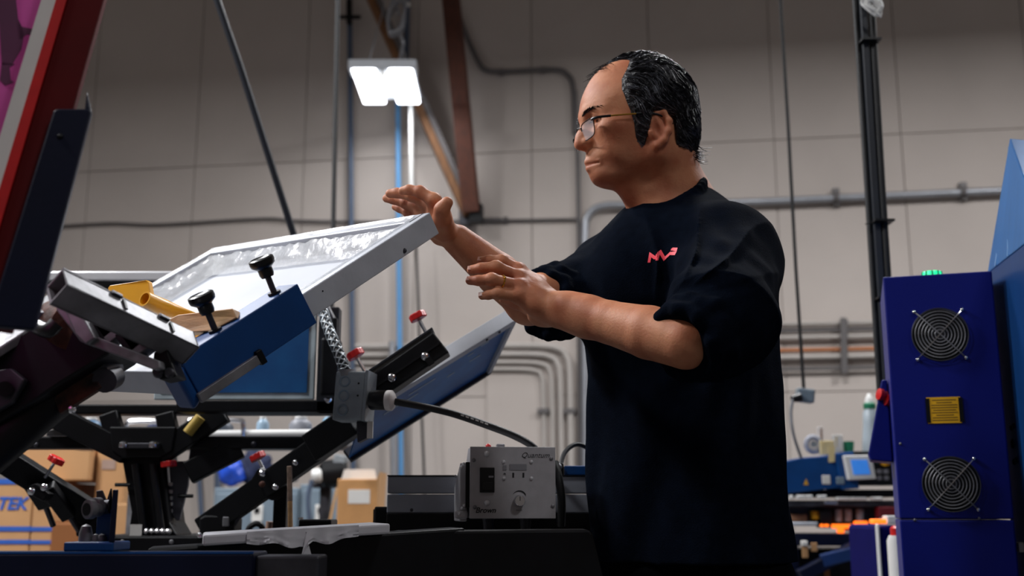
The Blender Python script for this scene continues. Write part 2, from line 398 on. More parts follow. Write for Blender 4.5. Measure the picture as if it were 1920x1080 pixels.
# coil of pale flex above the lamp
fx = []
for k in range(60):
    a = k * .45
    fx.append(P(742 + 16 * math.cos(a) + k * .05, 30 + 34 * math.sin(a * .97) + 6 * math.sin(k), 8.9 + .06 * math.sin(a * .6)))
fl = thing('flex_coil', 'coil of pale electrical flex gathered above the glowing lamp', 'cable', P(742, 60, 8.9))
obj('coil', MB().tube(bez(fx, 3), .012, 6), M_PIPE, fl, smooth=True)
obj('lead', MB().tube(bez([P(748, 62, 8.9), P(756, 80, 8.9), P(752, 100, 8.95), P(748, 122, 9.0)], 6), .014, 6), M_PIPE, fl, smooth=True)
obj('lead', MB().tube(bez([P(720, -40, 8.9), P(740, 0, 8.9), P(748, 30, 8.9)], 6), .014, 6), M_PIPE, fl, smooth=True)
obj('end_cap', MB().sphere(P(764, 8, 8.9), .025, 10), M_WHITEP, fl, smooth=True)

# ---- pole with strapped cables at right
pl = thing('power_drop_pole', 'dark pole of strapped cables dropping from the ceiling beside the fan cabinet', 'pole', P(1664, 760, 3.0))
q0, q1 = P(1612, -60, 3.0), P(1666, 800, 3.0)
obj('channel', MB().beam(q0, q1, .020, .03, V((0, -1, 0))), M_DARKPOLE, pl, bevel=.003)
sx_ = V((.021, -.006, 0))
obj('cable', MB().tube([q0 + sx_ * 1.2, (q0 + q1) / 2 + sx_, q1 + sx_], .011, 10), M_RUBBER, pl, smooth=True)
obj('cable', MB().tube([q0 - sx_ * .9, (q0 + q1) / 2 - sx_ * .8, q1 - sx_ * .8], .008, 10), M_RUBBER, pl, smooth=True)
for (x, y) in ((1630, 78), (1654, 416), (1661, 560)):
    c = P(x, y, 2.985); obj('cable_tie', MB().obox(c, X, Y_, Z, .056, .05, .006), M_BLACKP, pl)
obj('tie_tail', MB().beam(P(1622, 420, 2.97), P(1650, 418, 2.97), .004, .002), M_BLACKP, pl)
rg = MB()
for k in range(14):
    a = P(1634 + random.uniform(-14, 14), random.uniform(-10, 6), 2.96 + random.uniform(-.02, .02)); b = P(1640 + random.uniform(-10, 14), random.uniform(14, 40), 2.95 + random.uniform(-.03, .02))
    rg.tube(bez([a, (a + b) / 2 + V((random.uniform(-.02, .02), 0, 0)), b], 4), random.uniform(.002, .006), 6)
tag(obj('rag_knot', rg, M_WHITEP, smooth=True), 'pale knotted strips tied round the top of the dark pole', 'rag')
tag(obj('electric_cable', MB().tube([P(1461, -40, 4.2), P(1478, 240, 4.2), P(1492, 500, 4.2), P(1507, 728, 4.2)], .007, 8), M_RUBBER, smooth=True), 'black cord hanging right of the man and carrying the grey outlet box', 'cord')
ob = thing('outlet_box', 'grey outlet box hanging on the cord right of the man', 'outlet', P(1508, 757, 4.2))
bx, bu = V((.97, 0, -.12)).normalized(), V((.12, 0, .97)).normalized()
obj('body', MB().obox(P(1509, 742, 4.2), bx, Y_, bu, .066, .05, .052), M_GALV, ob, bevel=.004)
obj('plug', MB().cyl(P(1500, 745, 4.16), P(1485, 748, 4.15), .018, .012), M_BLACKP, ob, smooth=True)
obj('cover_plate', MB().obox(P(1510, 742, 4.17), bx, Y_, bu, .058, .006, .046), M_GREY, ob, bevel=.002)
tag(obj('electric_cable', MB().tube(bez([P(1487, 748, 4.15), P(1483, 775, 4.15), P(1488, 815, 4.15), P(1502, 858, 4.2)], 6), .006, 8), M_PIPE, smooth=True), 'pale grey lead dropping from the outlet box to the rear machine', 'cord')

# ================================================================== tilted white screen and its print head
Cc, Bb = P(806, 398, 1.60), P(402, 465, 2.10)
Aa = min((P(345, 694, 1.15 + .005 * k) for k in range(90)), key=lambda q: abs((q - Cc).dot(Bb - Cc)))
e1 = (Aa - Cc).normalized()
e2 = (Bb - Cc); e2 = (e2 - e1 * e2.dot(e1)); WID = e2.length; e2.normalize()
en = e2.cross(e1).normalized()
if en.z < 0: en = -en
LEN = (Aa - Cc).length + .004
def S(a, b, c): return Cc + e1 * a + e2 * b + en * c           # a along near rail, b across, c up (0 = top of frame)
def proj(p):
    p = V(p) - V((0, 0, CAM_Z)); d = p.y * CP + p.z * SP; u = -p.y * SP + p.z * CP
    return 960 + FPX * p.x / d, 540 - FPX * u / d
def s_at(px, b=0, c=0):
    lo, hi = 0, LEN
    for _ in range(40):
        m = (lo + hi) / 2
        if proj(S(m, b, c))[0] > px: lo = m
        else: hi = m
    return lo
RW, RH = .030, .036
scr = thing('printing_screen', 'tilted aluminium framed screen with white emulsion under the man’s raised hand', 'screen', S(LEN / 2, WID / 2, -RH))
def sbox(mb, a0, a1, b0, b1, c0, c1):
    return mb.obox(S((a0 + a1) / 2, (b0 + b1) / 2, (c0 + c1) / 2), e1, e2, en, a1 - a0, b1 - b0, c1 - c0)
obj('rail', sbox(MB(), 0, LEN, 0, RW, -RH, 0), M_ALU, scr, bevel=.0015)
obj('rail', sbox(MB(), 0, LEN, WID - RW, WID, -RH, 0), M_ALU, scr, bevel=.0015)
obj('rail', sbox(MB(), 0, RW, RW, WID - RW, -RH, 0), M_ALU, scr, bevel=.0015)
obj('rail', sbox(MB(), LEN - RW, LEN, RW, WID - RW, -RH, 0), M_ALU, scr, bevel=.0015)
obj('weld_seam', sbox(MB(), .001, RW + .001, .014, .016, -.001, .0006), M_DSTEEL, scr)
obj('mesh', sbox(MB(), RW - .002, LEN - RW + .002, RW - .002, WID - RW + .002, -RH, -RH + .003), M_EMUL, scr)
obj('dent', MB().sphere(S(s_at(743) , -.0003, -.028), .004, 10, (1, .3, 1)), M_DSTEEL, scr, smooth=True)
obj('drill_hole', MB().cyl(S(s_at(598), -.0006, -.012), S(s_at(598), .002, -.012), .0012, n=8), M_BLACK, scr)
# wrinkled clear tape along the far rails
def film(path, name):
    rnd = random.Random(3); vs = []; fs = []; n = len(path); m = 9
    for i, (pa, pb) in enumerate(path):
        for j in range(m):
            t = j / (m - 1); p = pa.lerp(pb, t)
            k = math.sin(math.pi * t) * .006
            p = p + en * (k * rnd.uniform(-.2, 1) + .0015) + e2 * (k * rnd.uniform(-.6, .6)) + e1 * rnd.uniform(-.003, .003) * (1 if 0 < j < m - 1 else .3)
            vs.append(p)
    for i in range(n - 1):
        for j in range(m - 1): fs.append((i * m + j, i * m + j + 1, (i + 1) * m + j + 1, (i + 1) * m + j))
    o = obj(name, MB().add(vs, fs), M_FILM, scr, smooth=True); return o
N = 40
film([(S(RW * .4 + (LEN - RW) * i / N, WID - .008, .001), S(RW * .6 + (LEN - RW) * i / N, WID - RW - .055, -RH + .006)) for i in range(N + 1)], 'clear_tape')
film([(S(.008, RW + (WID - RW) * i / N, .001), S(RW + .045, RW + (WID - RW - .02) * i / N, -RH + .006)) for i in range(N + 1)], 'clear_tape')
film([(S(RW * .5 + .3 * i / N, RW - .012, .001), S(RW * .6 + .3 * i / N, RW + .016, -RH + .008)) for i in range(N + 1)], 'clear_tape')

# ---- print head: blue clamp arm + steel carriage
hd = thing('press_carriage', 'blue clamp arm and steel carriage of the press holding the tilted white screen', 'machine', S(.40, -.02, -.20))
sA, sB = s_at(566, -.02, .012), s_at(346, -.02, 0)
cw0, cw1, ch0, ch1 = -.016, .034, -.041, .020
prof = [(cw0, ch0), (cw0, ch1), (cw1, ch1), (cw1, .002), (-.004, .002), (-.004, -RH - .002), (cw1 - .01, -RH - .002), (cw1 - .01, ch0)]
obj('clamp_arm', MB().prism([S(sA, b, c) for b, c in prof], e1 * (sB - sA)), M_BLUE, hd, bevel=.0025)
obj('arm_end', MB().prism([S(sB - .002, b, c) for b, c in [(cw0 + .001, ch0), (cw0 + .001, ch1 - .01), (cw1, ch1 - .01), (cw1, ch0)]], e1 * .016 + en * -.008), M_BLUE, hd, bevel=.007, seg=4)
s1, s2 = s_at(484, cw0, -.04), s_at(358, cw0, -.04)
obj('rail_strip', sbox(MB(), s1, s2 + .004, cw0 - .006, cw0 + .001, -.043, -.030), M_STEEL, hd, bevel=.001)
obj('strip_stop', sbox(MB(), s1 - .009, s1, cw0 - .007, cw0 + .001, -.046, -.026), M_BLACK, hd, bevel=.001)
def knob(px, py, fx, fy):
    # foot on the clamp's top, knob up along the normal
    best = None
    sa = s_at(fx, .004, ch1); foot = S(sa, .004, ch1)
    h = .047
    tilt = (en + e1 * -.10).normalized()
    st = obj('clamp_screw', MB().cyl(foot - tilt * .01, foot + tilt * h, .0042, n=12), M_DSTEEL, hd, smooth=True)
    kb = obj('knob', MB().lathe([(.0085, 0), (.010, .004), (.010, .012), (.0125, .014), (.0165, .017), (.0175, .021), (.0170, .026), (.014, .0275), (.012, .0262), (.002, .0258)], foot + tilt * (h - .022), tilt, 26), M_BLACKP, hd, smooth=True)
    obj('washer', MB().cyl(foot, foot + tilt * .003, .009, n=16), M_BLACKP, hd, smooth=True)
knob(490, 492, 515, 545); knob(374, 568, 404, 615)
# steel square tube in front
T0, T1 = P(106, 536, 1.16), P(352, 652, 1.30)
d_, x_, u_ = frame_from(T1 - T0, V((.30, -.85, .85)).normalized())
tw, th, wl = .030, .030, .0025
mbt = MB()
for (ox, ou, sx, su) in ((tw / 2 - wl / 2, 0, wl, th), (-tw / 2 + wl / 2, 0, wl, th), (0, th / 2 - wl / 2, tw, wl), (0, -th / 2 + wl / 2, tw, wl)):
    mbt.obox((T0 + T1) / 2 + x_ * ox + u_ * ou, d_, x_, u_, (T1 - T0).length, sx, su)
obj('square_tube', mbt, M_STEEL, hd, bevel=.0008, seg=1)
obj('tube_end', MB().obox(T1 + d_ * .001, d_, x_, u_, .004, tw - .002, th - .002), M_STEEL, hd, bevel=.001)
obj('tube_shade_plug', MB().obox(T0 + d_ * .07, d_, x_, u_, .004, tw - .003, th - .003), M_BLACK, hd)  # black plate across the bore stands in for the shade inside
L_ = (T1 - T0).length
for f in (.43, .80):
    obj('clip', MB().obox(T0 + d_ * (L_ * f) + u_ * (th / 2 + .0008), d_, x_, u_, .003, tw * .6, .002), M_BLACK, hd)
    obj('stop_block', MB().obox(T0 + d_ * (L_ * (f - .05)) + u_ * (th / 2 + .0015) + x_ * -.012, d_, x_, u_, .014, .006, .004), M_DSTEEL, hd, bevel=.001)
# lower channel and struts
obj('lower_channel', MB().pprism([(112, 566), (122, 576), (158, 622), (298, 676), (300, 690), (290, 694), (150, 640), (104, 580)], 1.25, .035), M_STEEL, hd, bevel=.0015)
obj('end_cheek', MB().pprism([(118, 574), (150, 582), (170, 618), (178, 634), (160, 646), (140, 626)], 1.24, .03), M_STEEL, hd, bevel=.002)
for a, b in (((196, 604), (222, 640)), ((246, 626), (274, 664))):
    obj('strut', MB().beam(P(a[0], a[1], 1.275), P(b[0], b[1], 1.275), .03, .018), M_STEEL, hd, bevel=.0015)
    obj('strut_guard', MB().beam(P(a[0] - 14, a[1] - 6, 1.27), P(b[0] - 14, b[1] - 8, 1.27), .02, .022), M_BLACK, hd, bevel=.0015)
obj('pivot_boss', MB().cyl(P(140, 612, 1.30), P(108, 605, 1.33), .030, n=22), M_RUST, hd, smooth=True)
# black bearing block below the tube end
obj('bearing_block', MB().pprism([(288, 660), (312, 648), (322, 680), (332, 706), (300, 712), (284, 700)], 1.27, .04), M_BLACK, hd, bevel=.002)
for x, y in ((297, 700), (318, 699)): bolt(hd, P(x, y, 1.268), (0, -1, 0), .006, .005, M_DSTEEL)
# dark carriage housing
obj('housing', MB().pprism([(-60, 690), (60, 612), (120, 598), (178, 640), (206, 652), (206, 662), (118, 716), (64, 752), (-60, 830)], 1.30, .10), M_BLACK, hd, bevel=.004)
obj('slide_rail', MB().beam(P(-70, 690, 1.26), P(66, 604, 1.33), .03, .012, V((0, -.6, .8))), M_STEEL, hd, bevel=.002)
obj('slide_rail', MB().beam(P(60, 596, 1.30), P(120, 562, 1.36), .035, .016, V((0, -.6, .8))), M_DSTEEL, hd, bevel=.002)
obj('side_plate', MB().pprism([(-60, 705), (20, 690), (46, 712), (20, 756), (-60, 800)], 1.285, .012), M_DSTEEL, hd, bevel=.002)
obj('stud', MB().cyl(P(9, 729, 1.275), P(9, 729, 1.295), .009, n=14), M_BLACK, hd, smooth=True)
obj('cylinder', MB().cyl(P(-50, 868, 1.32), P(116, 728, 1.36), .030, n=20), M_BLACK, hd, smooth=True)
obj('rust_plate', MB().pprism([(84, 708), (160, 668), (190, 726), (112, 776)], 1.33, .012), M_RUST, hd, bevel=.001)
obj('roller', MB().cyl(P(178, 702, 1.33), P(206, 690, 1.37), .018, n=18), M_DSTEEL, hd, smooth=True)
obj('rod', MB().cyl(P(180, 690, 1.35), P(232, 668, 1.38), .013, n=14), M_BLACK, hd, smooth=True)
obj('roller', MB().cyl(P(196, 714, 1.33), P(212, 706, 1.36), .015, n=18), M_DSTEEL, hd, smooth=True)
obj('hose', MB().tube(bez([P(70, 612, 1.25), P(90, 620, 1.23), P(106, 606, 1.23)], 6), .009, 10), M_BLACKP, hd, smooth=True)
obj('lower_cylinder', MB().pprism([(-60, 800), (50, 768), (56, 792), (20, 818), (-60, 850)], 1.33, .05), M_BLACK, hd, bevel=.003)
bolt(hd, P(135, 768, 1.32), (.3, -1, 0), .005, .008, M_CHROME)
bolt(hd, P(22, 822, 1.32), (.3, -1, 0), .005, .008, M_CHROME)

# ---- wood offcut wedged on the clamp
k0 = s_at(402, .02, ch1)
wy = S(s_at(404, .004, ch1), .004, ch1).y + .006
wo = MB().prism([P(308, 602, wy + .02), P(334, 590, wy + .02), P(436, 578, wy), P(444, 596, wy), P(398, 620, wy), P(318, 626, wy + .015)], (.002, .032, .001))
tag(obj('wood_block', wo, M_OAK, bevel=.0015), 'pale wooden offcut with a cut corner lying by the lower black knob', 'wood')

# ---- yellow ink scraper
ye = thing('ink_scraper', 'yellow plastic ink scraper with a tubular handle behind the steel tube', 'scraper', P(270, 610, 1.48))
pp = [P(202, 540, 1.56), P(206, 535, 1.56), P(272, 525, 1.52), P(278, 528, 1.52), P(290, 600, 1.50), P(218, 606, 1.54)]
obj('blade', MB().prism(pp, (.004, .006, 0)), M_YEL, ye, bevel=.001)
h0, h1, h2 = P(271, 560, 1.44), P(308, 578, 1.47), P(352, 594, 1.50)
ring_n = 20; d_, x_, u_ = frame_from(h1 - h0)
vs = []; fs = []
secs = [(h0, .0105, .0105), (h0.lerp(h1, .5), .011, .011), (h1, .013, .012), (h1.lerp(h2, .5), .020, .008), (h2, .028, .003)]
for c, a, b in secs:
    for k in range(ring_n):
        t = 2 * math.pi * k / ring_n; vs.append(c + x_ * (a * math.cos(t)) + u_ * (b * math.sin(t)))
for c, a, b in secs[::-1]:
    for k in range(ring_n):
        t = 2 * math.pi * k / ring_n; vs.append(c + x_ * ((a - .0022) * math.cos(t)) + u_ * ((b - .0022) * math.sin(t)))
m_ = len(secs) * 2
for i in range(m_ - 1):
    for k in range(ring_n):
        k2 = (k + 1) % ring_n; fs.append((i * ring_n + k, i * ring_n + k2, (i + 1) * ring_n + k2, (i + 1) * ring_n + k))
for k in range(ring_n):
    k2 = (k + 1) % ring_n; fs.append(((m_ - 1) * ring_n + k, (m_ - 1) * ring_n + k2, k2, k))
obj('handle', MB().add(vs, fs), M_YEL, ye, smooth=True)
obj('web', MB().prism([P(269, 572, 1.445), P(273, 572, 1.445), P(272, 590, 1.46), P(266, 590, 1.46)], (.004, .02, 0)), M_YEL, ye)
obj('skirt', MB().prism([P(320, 622, 1.50), P(352, 612, 1.50), P(390, 618, 1.47), P(376, 636, 1.46), P(340, 640, 1.47)], (.006, .012, -.002)), M_YEL, ye, bevel=.001)

# ================================================================== magenta screen at left
ms = thing('printing_screen', 'steep magenta screen edged with white and red tape at far left', 'screen', P(40, 640, 1.12))
YM = 1.05
E0, E1 = P(212, -60, YM + .05), P(20, 620, YM)          # outer edge of the frame, near face
md = (E1 - E0).normalized(); mx = V((-1, -.28, 0)); mx = (mx - md * mx.dot(md)).normalized(); mn = md.cross(mx).normalized()
if mn.y > 0: mn = -mn                                   # towards the camera
ML = (E1 - E0).length
# frame face strips measured from the outer edge inwards
def mstrip(a, b, c0, c1, l0=0, l1=None):
    l1 = ML if l1 is None else l1
    return MB().obox(E0 + md * ((l0 + l1) / 2) + mx * ((a + b) / 2) + mn * ((c0 + c1) / 2), md, mx, mn, l1 - l0, b - a, c1 - c0)
obj('rail', mstrip(.0, .036, -.018, .0), M_DARKRED, ms, bevel=.002)  # rail face is a darker red than the tape
obj('red_tape', mstrip(.036, .046, -.034, .0015), M_REDTAPE, ms)
obj('white_tape', mstrip(.046, .060, -.034, .001), M_WTAPE, ms)
obj('mesh', mstrip(.060, .26, -.034, -.030), M_MAGENTA, ms)
# printed dark motif seen through the mesh
mo = MB()
def mp(l, b): return E0 + md * l + mx * b + mn * -.0295
for poly in ([(40, -20), (58, 0), (60, 60), (46, 118), (20, 122), (-30, 60), (-30, -20)], [(46, 40), (52, 34), (66, 52), (78, 52), (70, 66), (52, 66), (42, 76)], [(-10, 118), (28, 118), (20, 126), (20, 150), (26, 154), (10, 160), (-10, 150)]):
    mo.prism([P(x, y, YM + .02) for x, y in poly], (0, .002, 0))
def on_mesh(px, py):
    u, fw, up = ray(px, py); d = V((u, fw, up)); o = V((0, 0, CAM_Z)); q = E0 + mn * -.029
    t = (q - o).dot(mn) / d.dot(mn); return o + d * t
mo = MB()
for poly in ([(40, -20), (30, 0), (34, 36), (46, 60), (40, 92), (22, 122), (4, 122), (0, 60), (-6, -20)], [(30, 36), (40, 50), (60, 54), (76, 52), (68, 66), (50, 64), (34, 78)], [(4, 116), (28, 120), (18, 126), (20, 150), (26, 154), (10, 160), (0, 150)]):
    mo.prism([on_mesh(x, y) for x, y in poly], mn * -.0006)
obj('print_motif', mo, M_INK, ms)
mc = thing('screen_clamp', 'navy clamp arm along the edge of the steep magenta screen', 'clamp', P(60, 640, 1.12))
cl = [(100, 206), (108, 203), (166, 203), (172, 208), (66, 612), (62, 618), (-40, 610), (-10, 560)]
def on_face(px, py, c):
    u, fw, up = ray(px, py); d = V((u, fw, up)); o = V((0, 0, CAM_Z)); q = E0 + mn * c
    t = (q - o).dot(mn) / d.dot(mn); return o + d * t
obj('channel', MB().prism([on_face(x, y, .012) for x, y in cl], mn * -.0105), M_NAVY, mc, bevel=.003)
obj('edge_lip', MB().prism([on_face(x, y, .001) for x, y in [(163, 168), (170, 200), (172, 208), (66, 612), (62, 618), (56, 612), (158, 208)]], mn * -.012), M_NAVY, mc, bevel=.002)
bolt(mc, on_face(113, 256, .012), mn, .003, .002, M_BLACK)

# ================================================================== blue beam with roller bracket, front
fb = thing('roller_beam', 'dark blue press arm with an upright roller bracket along the lower left edge', 'machine arm', (-.55, 1.36, 0))
zt = CAM_Z - .0371 * 1.32
xr = P(474, 1050, 1.32).x
obj('beam', MB().box(-1.25, xr, 1.32, 1.40, zt - .075, zt), M_NAVY, fb, bevel=.003)
obj('beam_lip', MB().box(-1.25, xr, 1.32, 1.325, zt - .001, zt + .0015), M_BLUE, fb)
obj('end_block', MB().box(xr, P(600, 1050, 1.34).x, 1.335, 1.395, zt - .035, zt - .004), M_DSTEEL, fb, bevel=.003)
obj('support_leg', MB().box(-.75, -.67, 1.33, 1.39, 0, zt - .075), M_NAVY, fb)
yb = 1.335
obj('bracket_foot', MB().box(P(118, 1030, yb).x, P(212, 1030, yb).x, yb, yb + .06, zt + .001, zt + .012), M_BLUE, fb, bevel=.002)
xv = P(211, 1000, yb).x
obj('bracket_plate', MB().prism([V((xv - .0035, yb, zt + .012)), V((xv + .0035, yb, zt + .012)), V((xv + .0035, yb, P(211, 918, yb).z)), V((xv - .0035, yb, P(211, 918, yb).z))], V((xv, yb, 0)).normalized() * .055), M_NAVY, fb, bevel=.001)
gz = P(200, 955, yb).z
obj('gusset', MB().box(P(180, 990, yb + .035).x, P(208, 990, yb + .035).x, yb + .035, yb + .045, zt + .012, gz), M_BLUE, fb, bevel=.001)
obj('notch_tab', MB().prism([P(180, 920, yb + .04), P(190, 919, yb + .04), P(198, 938, yb + .04), P(200, 960, yb + .04), P(180, 960, yb + .04)], (0, .006, 0)), M_DSTEEL, fb, bevel=.001)
obj('notch_tab', MB().prism([P(207, 916, yb + .04), P(207, 950, yb + .04), P(198, 945, yb + .04)], (0, .006, 0)), M_DSTEEL, fb)
for k, (x, y) in enumerate(((164, 955), (177, 951))):
    c = P(x, y, yb + .004 + .016 * k); ax = V((.55, .82, .03)).normalized()
    rl = obj('roller', MB().lathe([(.006, -.001), (.0105, -.001), (.0116, 0), (.0116, .007), (.0100, .008), (.0070, .008), (.0070, .016)], c, ax, 24), M_STEEL, fb, smooth=True)
    obj('bearing_face', MB().lathe([(.003, -.002), (.0075, -.002), (.0075, -.0008), (.003, -.0008)], c, ax, 20), M_BLACK, rl, smooth=True)
obj('axle', MB().cyl(P(184, 952, yb + .034), P(206, 950, yb + .034), .0085, n=14), M_DSTEEL, fb, smooth=True)
for x in (141, 160, 172):
    bolt(fb, V((P(x, 1025, yb).x, yb + .03, zt + .012)), Z, .008 if x == 141 else .005, .018 if x == 141 else .008, M_STEEL)

# ================================================================== white pallet
pa = thing('print_pallet', 'white print pallet wrapped in masking film seen edge on in front', 'pallet', P(560, 1010, 1.5))
zp = CAM_Z - .0293 * 1.15
A_, B_ = P(379, 1024, 1.42), P(731, 1001, 1.55)
dpa = (B_ - A_); npa = V((A_.x, A_.y, 0)).normalized(); zp = A_.z
obj('board', MB().prism([A_ + V((0, 0, -.0)), B_, B_ + npa * .18, A_ + npa * .18], (0, 0, .014)), M_PALLET, pa, bevel=.003)
rn = random.Random(5)
vs = []; fs = []; nn = 36; mm = 8
for i in range(nn + 1):
    t = .22 + .60 * i / nn; p = A_.lerp(B_, t)
    hang = .0005 + .010 * max(0, math.sin((t - .22) / .6 * math.pi)) * (.6 + .4 * math.sin(t * 31)) + .026 * math.exp(-((t - .53) / .018) ** 2)
    for j in range(mm + 1):
        s = j / mm
        vs.append(p - npa * (.0015 + .004 * rn.random() * s + .003 * s * math.sin(t * 60)) + Z * (.0145 - s * (hang + .0145)) + dpa.normalized() * (.012 * s * math.exp(-((t - .52) / .03) ** 2) * (1 if t > .52 else -1) * -1))
for i in range(nn):
    for j in range(mm): fs.append((i * (mm + 1) + j, i * (mm + 1) + j + 1, (i + 1) * (mm + 1) + j + 1, (i + 1) * (mm + 1) + j))
obj('masking_film', MB().add(vs, fs), M_PALLET, pa, smooth=True)
obj('pallet_bracket', MB().obox(A_.lerp(B_, .62) + npa * .1 + Z * -.035, dpa.normalized(), npa, Z, .46, .09, .07), M_BLACK, pa, bevel=.004)
obj('indicator_cap', MB().lathe([(.016, 0), (.016, .008), (.010, .014)], A_.lerp(B_, .46) + npa * .05 + Z * -.045, -npa, 16), mat('dark_amber', '6A2A0C', .4), pa, smooth=True)
obj('pallet_leg', MB().obox(A_.lerp(B_, .62) + npa * .1 + V((0, 0, -.07 - (zp - .07) / 2)), dpa.normalized(), npa, Z, .08, .08, zp - .07), M_BLACK, pa)

# ================================================================== black carousel press behind
YR = 2.45
rp = thing('carousel_press', 'black carousel press with radiating arms behind the tilted screen', 'machine', P(280, 1020, YR) * 1.0)
rp.location.z = 0
def bm_(name, a, b, w, h, Y=YR, Y2=None, m=M_BLACK, bev=.003, up=V((0, -1, 0))):
    return obj(name, MB().beam(P(a[0], a[1], Y), P(b[0], b[1], Y2 or Y), h, w, up), m, rp, bevel=bev)
s_ = YR / FPX                                    # metres per pixel out there
obj('top_beam', MB().box(P(40, 768, YR).x, P(640, 768, YR).x, YR, YR + .06, P(0, 776, YR).z, P(0, 758, YR).z), M_BLACK, rp, bevel=.003)
obj('lower_beam', MB().box(P(28, 830, YR).x, P(625, 830, YR).x, YR, YR + .06, P(0, 841, YR).z, P(0, 818, YR).z), M_BLACK, rp, bevel=.003)
obj('silver_rail', MB().box(P(90, 812, YR + .08).x, P(150, 812, YR + .08).x, YR + .07, YR + .1, P(0, 818, YR + .08).z, P(0, 806, YR + .08).z), M_STEEL, rp, bevel=.002)
for (a, b) in (((86, 772), (240, 850)), ((420, 772), (300, 850))):
    bm_('diagonal_brace', a, b, .03, .05, YR - .01)
for a, b in (((205, 775), (222, 835)), ((310, 775), (322, 835))):
    bm_('upright_brace', a, b, .03, .04, YR - .005)
obj('head_plate', MB().pprism([(205, 800), (330, 800), (322, 846), (300, 858), (228, 858), (210, 846)], YR - .03, .05), M_BLACK, rp, bevel=.003)
obj('head_bar', MB().beam(P(232, 836, YR - .035), P(300, 836, YR - .035), .02, .012), M_BLUE if 0 else M_DSTEEL, rp, bevel=.002)
for x in (231, 287): bolt(rp, P(x, 837, YR - .045), (0, -.4, 1), .010, .010)
obj('column', MB().pprism([(226, 850), (302, 850), (318, 980), (332, 1004), (240, 1004), (246, 960)], YR, .12), M_BLACK, rp, bevel=.004)
for x in (258, 290):
    obj('guide_rod', MB().cyl(P(x - 4, 870, YR - .012), P(x + 12, 995, YR - .012), .009, n=12), M_BLACKP, rp, smooth=True)
obj('side_fin', MB().pprism([(300, 866), (356, 864), (352, 910), (336, 976), (330, 976), (318, 960)], YR + .03, .012), mat('grey_fin', '4A4C54', .45, .4, var=.2), rp, bevel=.002)
for k, y in enumerate((908, 922, 934, 945, 958)):
    obj('fin_slot', MB().obox(P(317 + k * .8, y, YR + .027), X, Y_, Z, .016 - k * .0018, .004, .008), M_PAPER, rp, bevel=.001)
obj('lock_pin', MB().cyl(P(216, 909, YR - .01), P(244, 909, YR - .01), .004, n=8), M_BLACK, rp)
obj('lock_pin', MB().cyl(P(334, 930, YR), P(362, 930, YR), .004, n=8), M_BLACK, rp)
obj('base_plate', MB().box(P(176, 1010, YR).x, P(545, 1010, YR).x, YR - .08, YR + .25, P(0, 1034, YR).z, P(0, 1004, YR).z), M_BLACK, rp, bevel=.004)
obj('pedestal', MB().box(P(240, 1010, YR).x, P(480, 1010, YR).x, YR, YR + .2, 0, P(0, 1034, YR).z), M_BLACK, rp, bevel=.004)
obj('name_tag', MB().obox(P(255, 1004 - 10, YR - .02), X, Y_, Z, .026, .004, .024), M_PAPER, rp)
for k in range(5):
    bolt(rp, P(276 + k * 10, 997, YR - .02), (0, -1, .5), .007, .006)
for x, y in ((230, 1016), (322, 1016), (500, 1016)): bolt(rp, P(x, y, YR - .082), (0, -1, 0), .005, .004, M_STEEL)
# left arm (towards the viewer) and its bracket
ra = bm_('arm', (-60, 818), (178, 968), .040, .05, 2.20, 2.42)
obj('arm_edge', MB().beam(P(-60, 804, 2.195), P(170, 950, 2.415), .004, .01, V((0, -1, 0))), M_GREYBLUE, rp)
bm_('gas_strut', (58, 905), (86, 948), .022, .03, 2.3, 2.35); 
obj('strut_rod', MB().cyl(P(84, 945, 2.35), P(100, 986, 2.38), .006, n=8), M_DSTEEL, rp, smooth=True)
bm_('gas_strut', (88, 912), (130, 968), .026, .03, 2.3, 2.36)
obj('strut_rod', MB().cyl(P(128, 964, 2.36), P(148, 995, 2.40), .006, n=8), M_DSTEEL, rp, smooth=True)
obj('arm_bracket', MB().pprism([(52, 912), (66, 906), (92, 926), (80, 940), (50, 924)], 2.27, .03), M_BLACK, rp, bevel=.002)
for x, y, Y in ((83, 914, 2.27), (59, 921, 2.26)): bolt(rp, P(x, y, Y), (0, -1, 0), .008, .006)
obj('arm_block', MB().pprism([(140, 968), (180, 962), (182, 1006), (142, 1006)], 2.40, .06), M_BLACK, rp, bevel=.003)
# right arms
bm_('arm', (352, 888), (450, 838), .030, .05, YR, YR + .02)
bm_('arm', (384, 990), (668, 792), .044, .05, 2.40, 2.25)
obj('arm_edge', MB().beam(P(392, 968, 2.372), P(640, 795, 2.245), .003, .008, V((0, -1, 0))), M_GREYBLUE, rp)
bm_('arm_clamp', (590, 838), (668, 786), .060, .06, 2.26, 2.22)
obj('arm_block', MB().pprism([(373, 972), (384, 966), (436, 966), (440, 974), (438, 1008), (373, 1008)], 2.36, .07), M_BLACK, rp, bevel=.004)
obj('block_latch', MB().obox(P(424, 978, 2.355), X, Y_, Z, .014, .008, .020), M_STEEL, rp, bevel=.002)
for x in (375, 392, 412): bolt(rp, P(x, 1004, 2.355), (0, -1, .3), .007, .006)
bm_('gas_strut', (455, 954), (498, 884), .022, .03, 2.36, 2.32)
obj('strut_rod', MB().cyl(P(438, 984, 2.37), P(456, 953, 2.36), .006, n=8), M_DSTEEL, rp, smooth=True)
for x, y in ((554, 867), (516, 913), (492, 908)): bolt(rp, P(x, y, 2.27), (0, -1, 0), .0065, .005, M_CHROME if x != 492 else M_RUST)
obj('pivot_disc', MB().cyl(P(514, 915, 2.32), P(514, 915, 2.36), .026, n=18), M_BLACK, rp, smooth=True)
obj('post', MB().box(P(512, 950, 2.5).x, P(537, 950, 2.5).x, 2.5, 2.54, P(0, 1010, 2.5).z, P(0, 900, 2.5).z), M_BLACK, rp, bevel=.002)
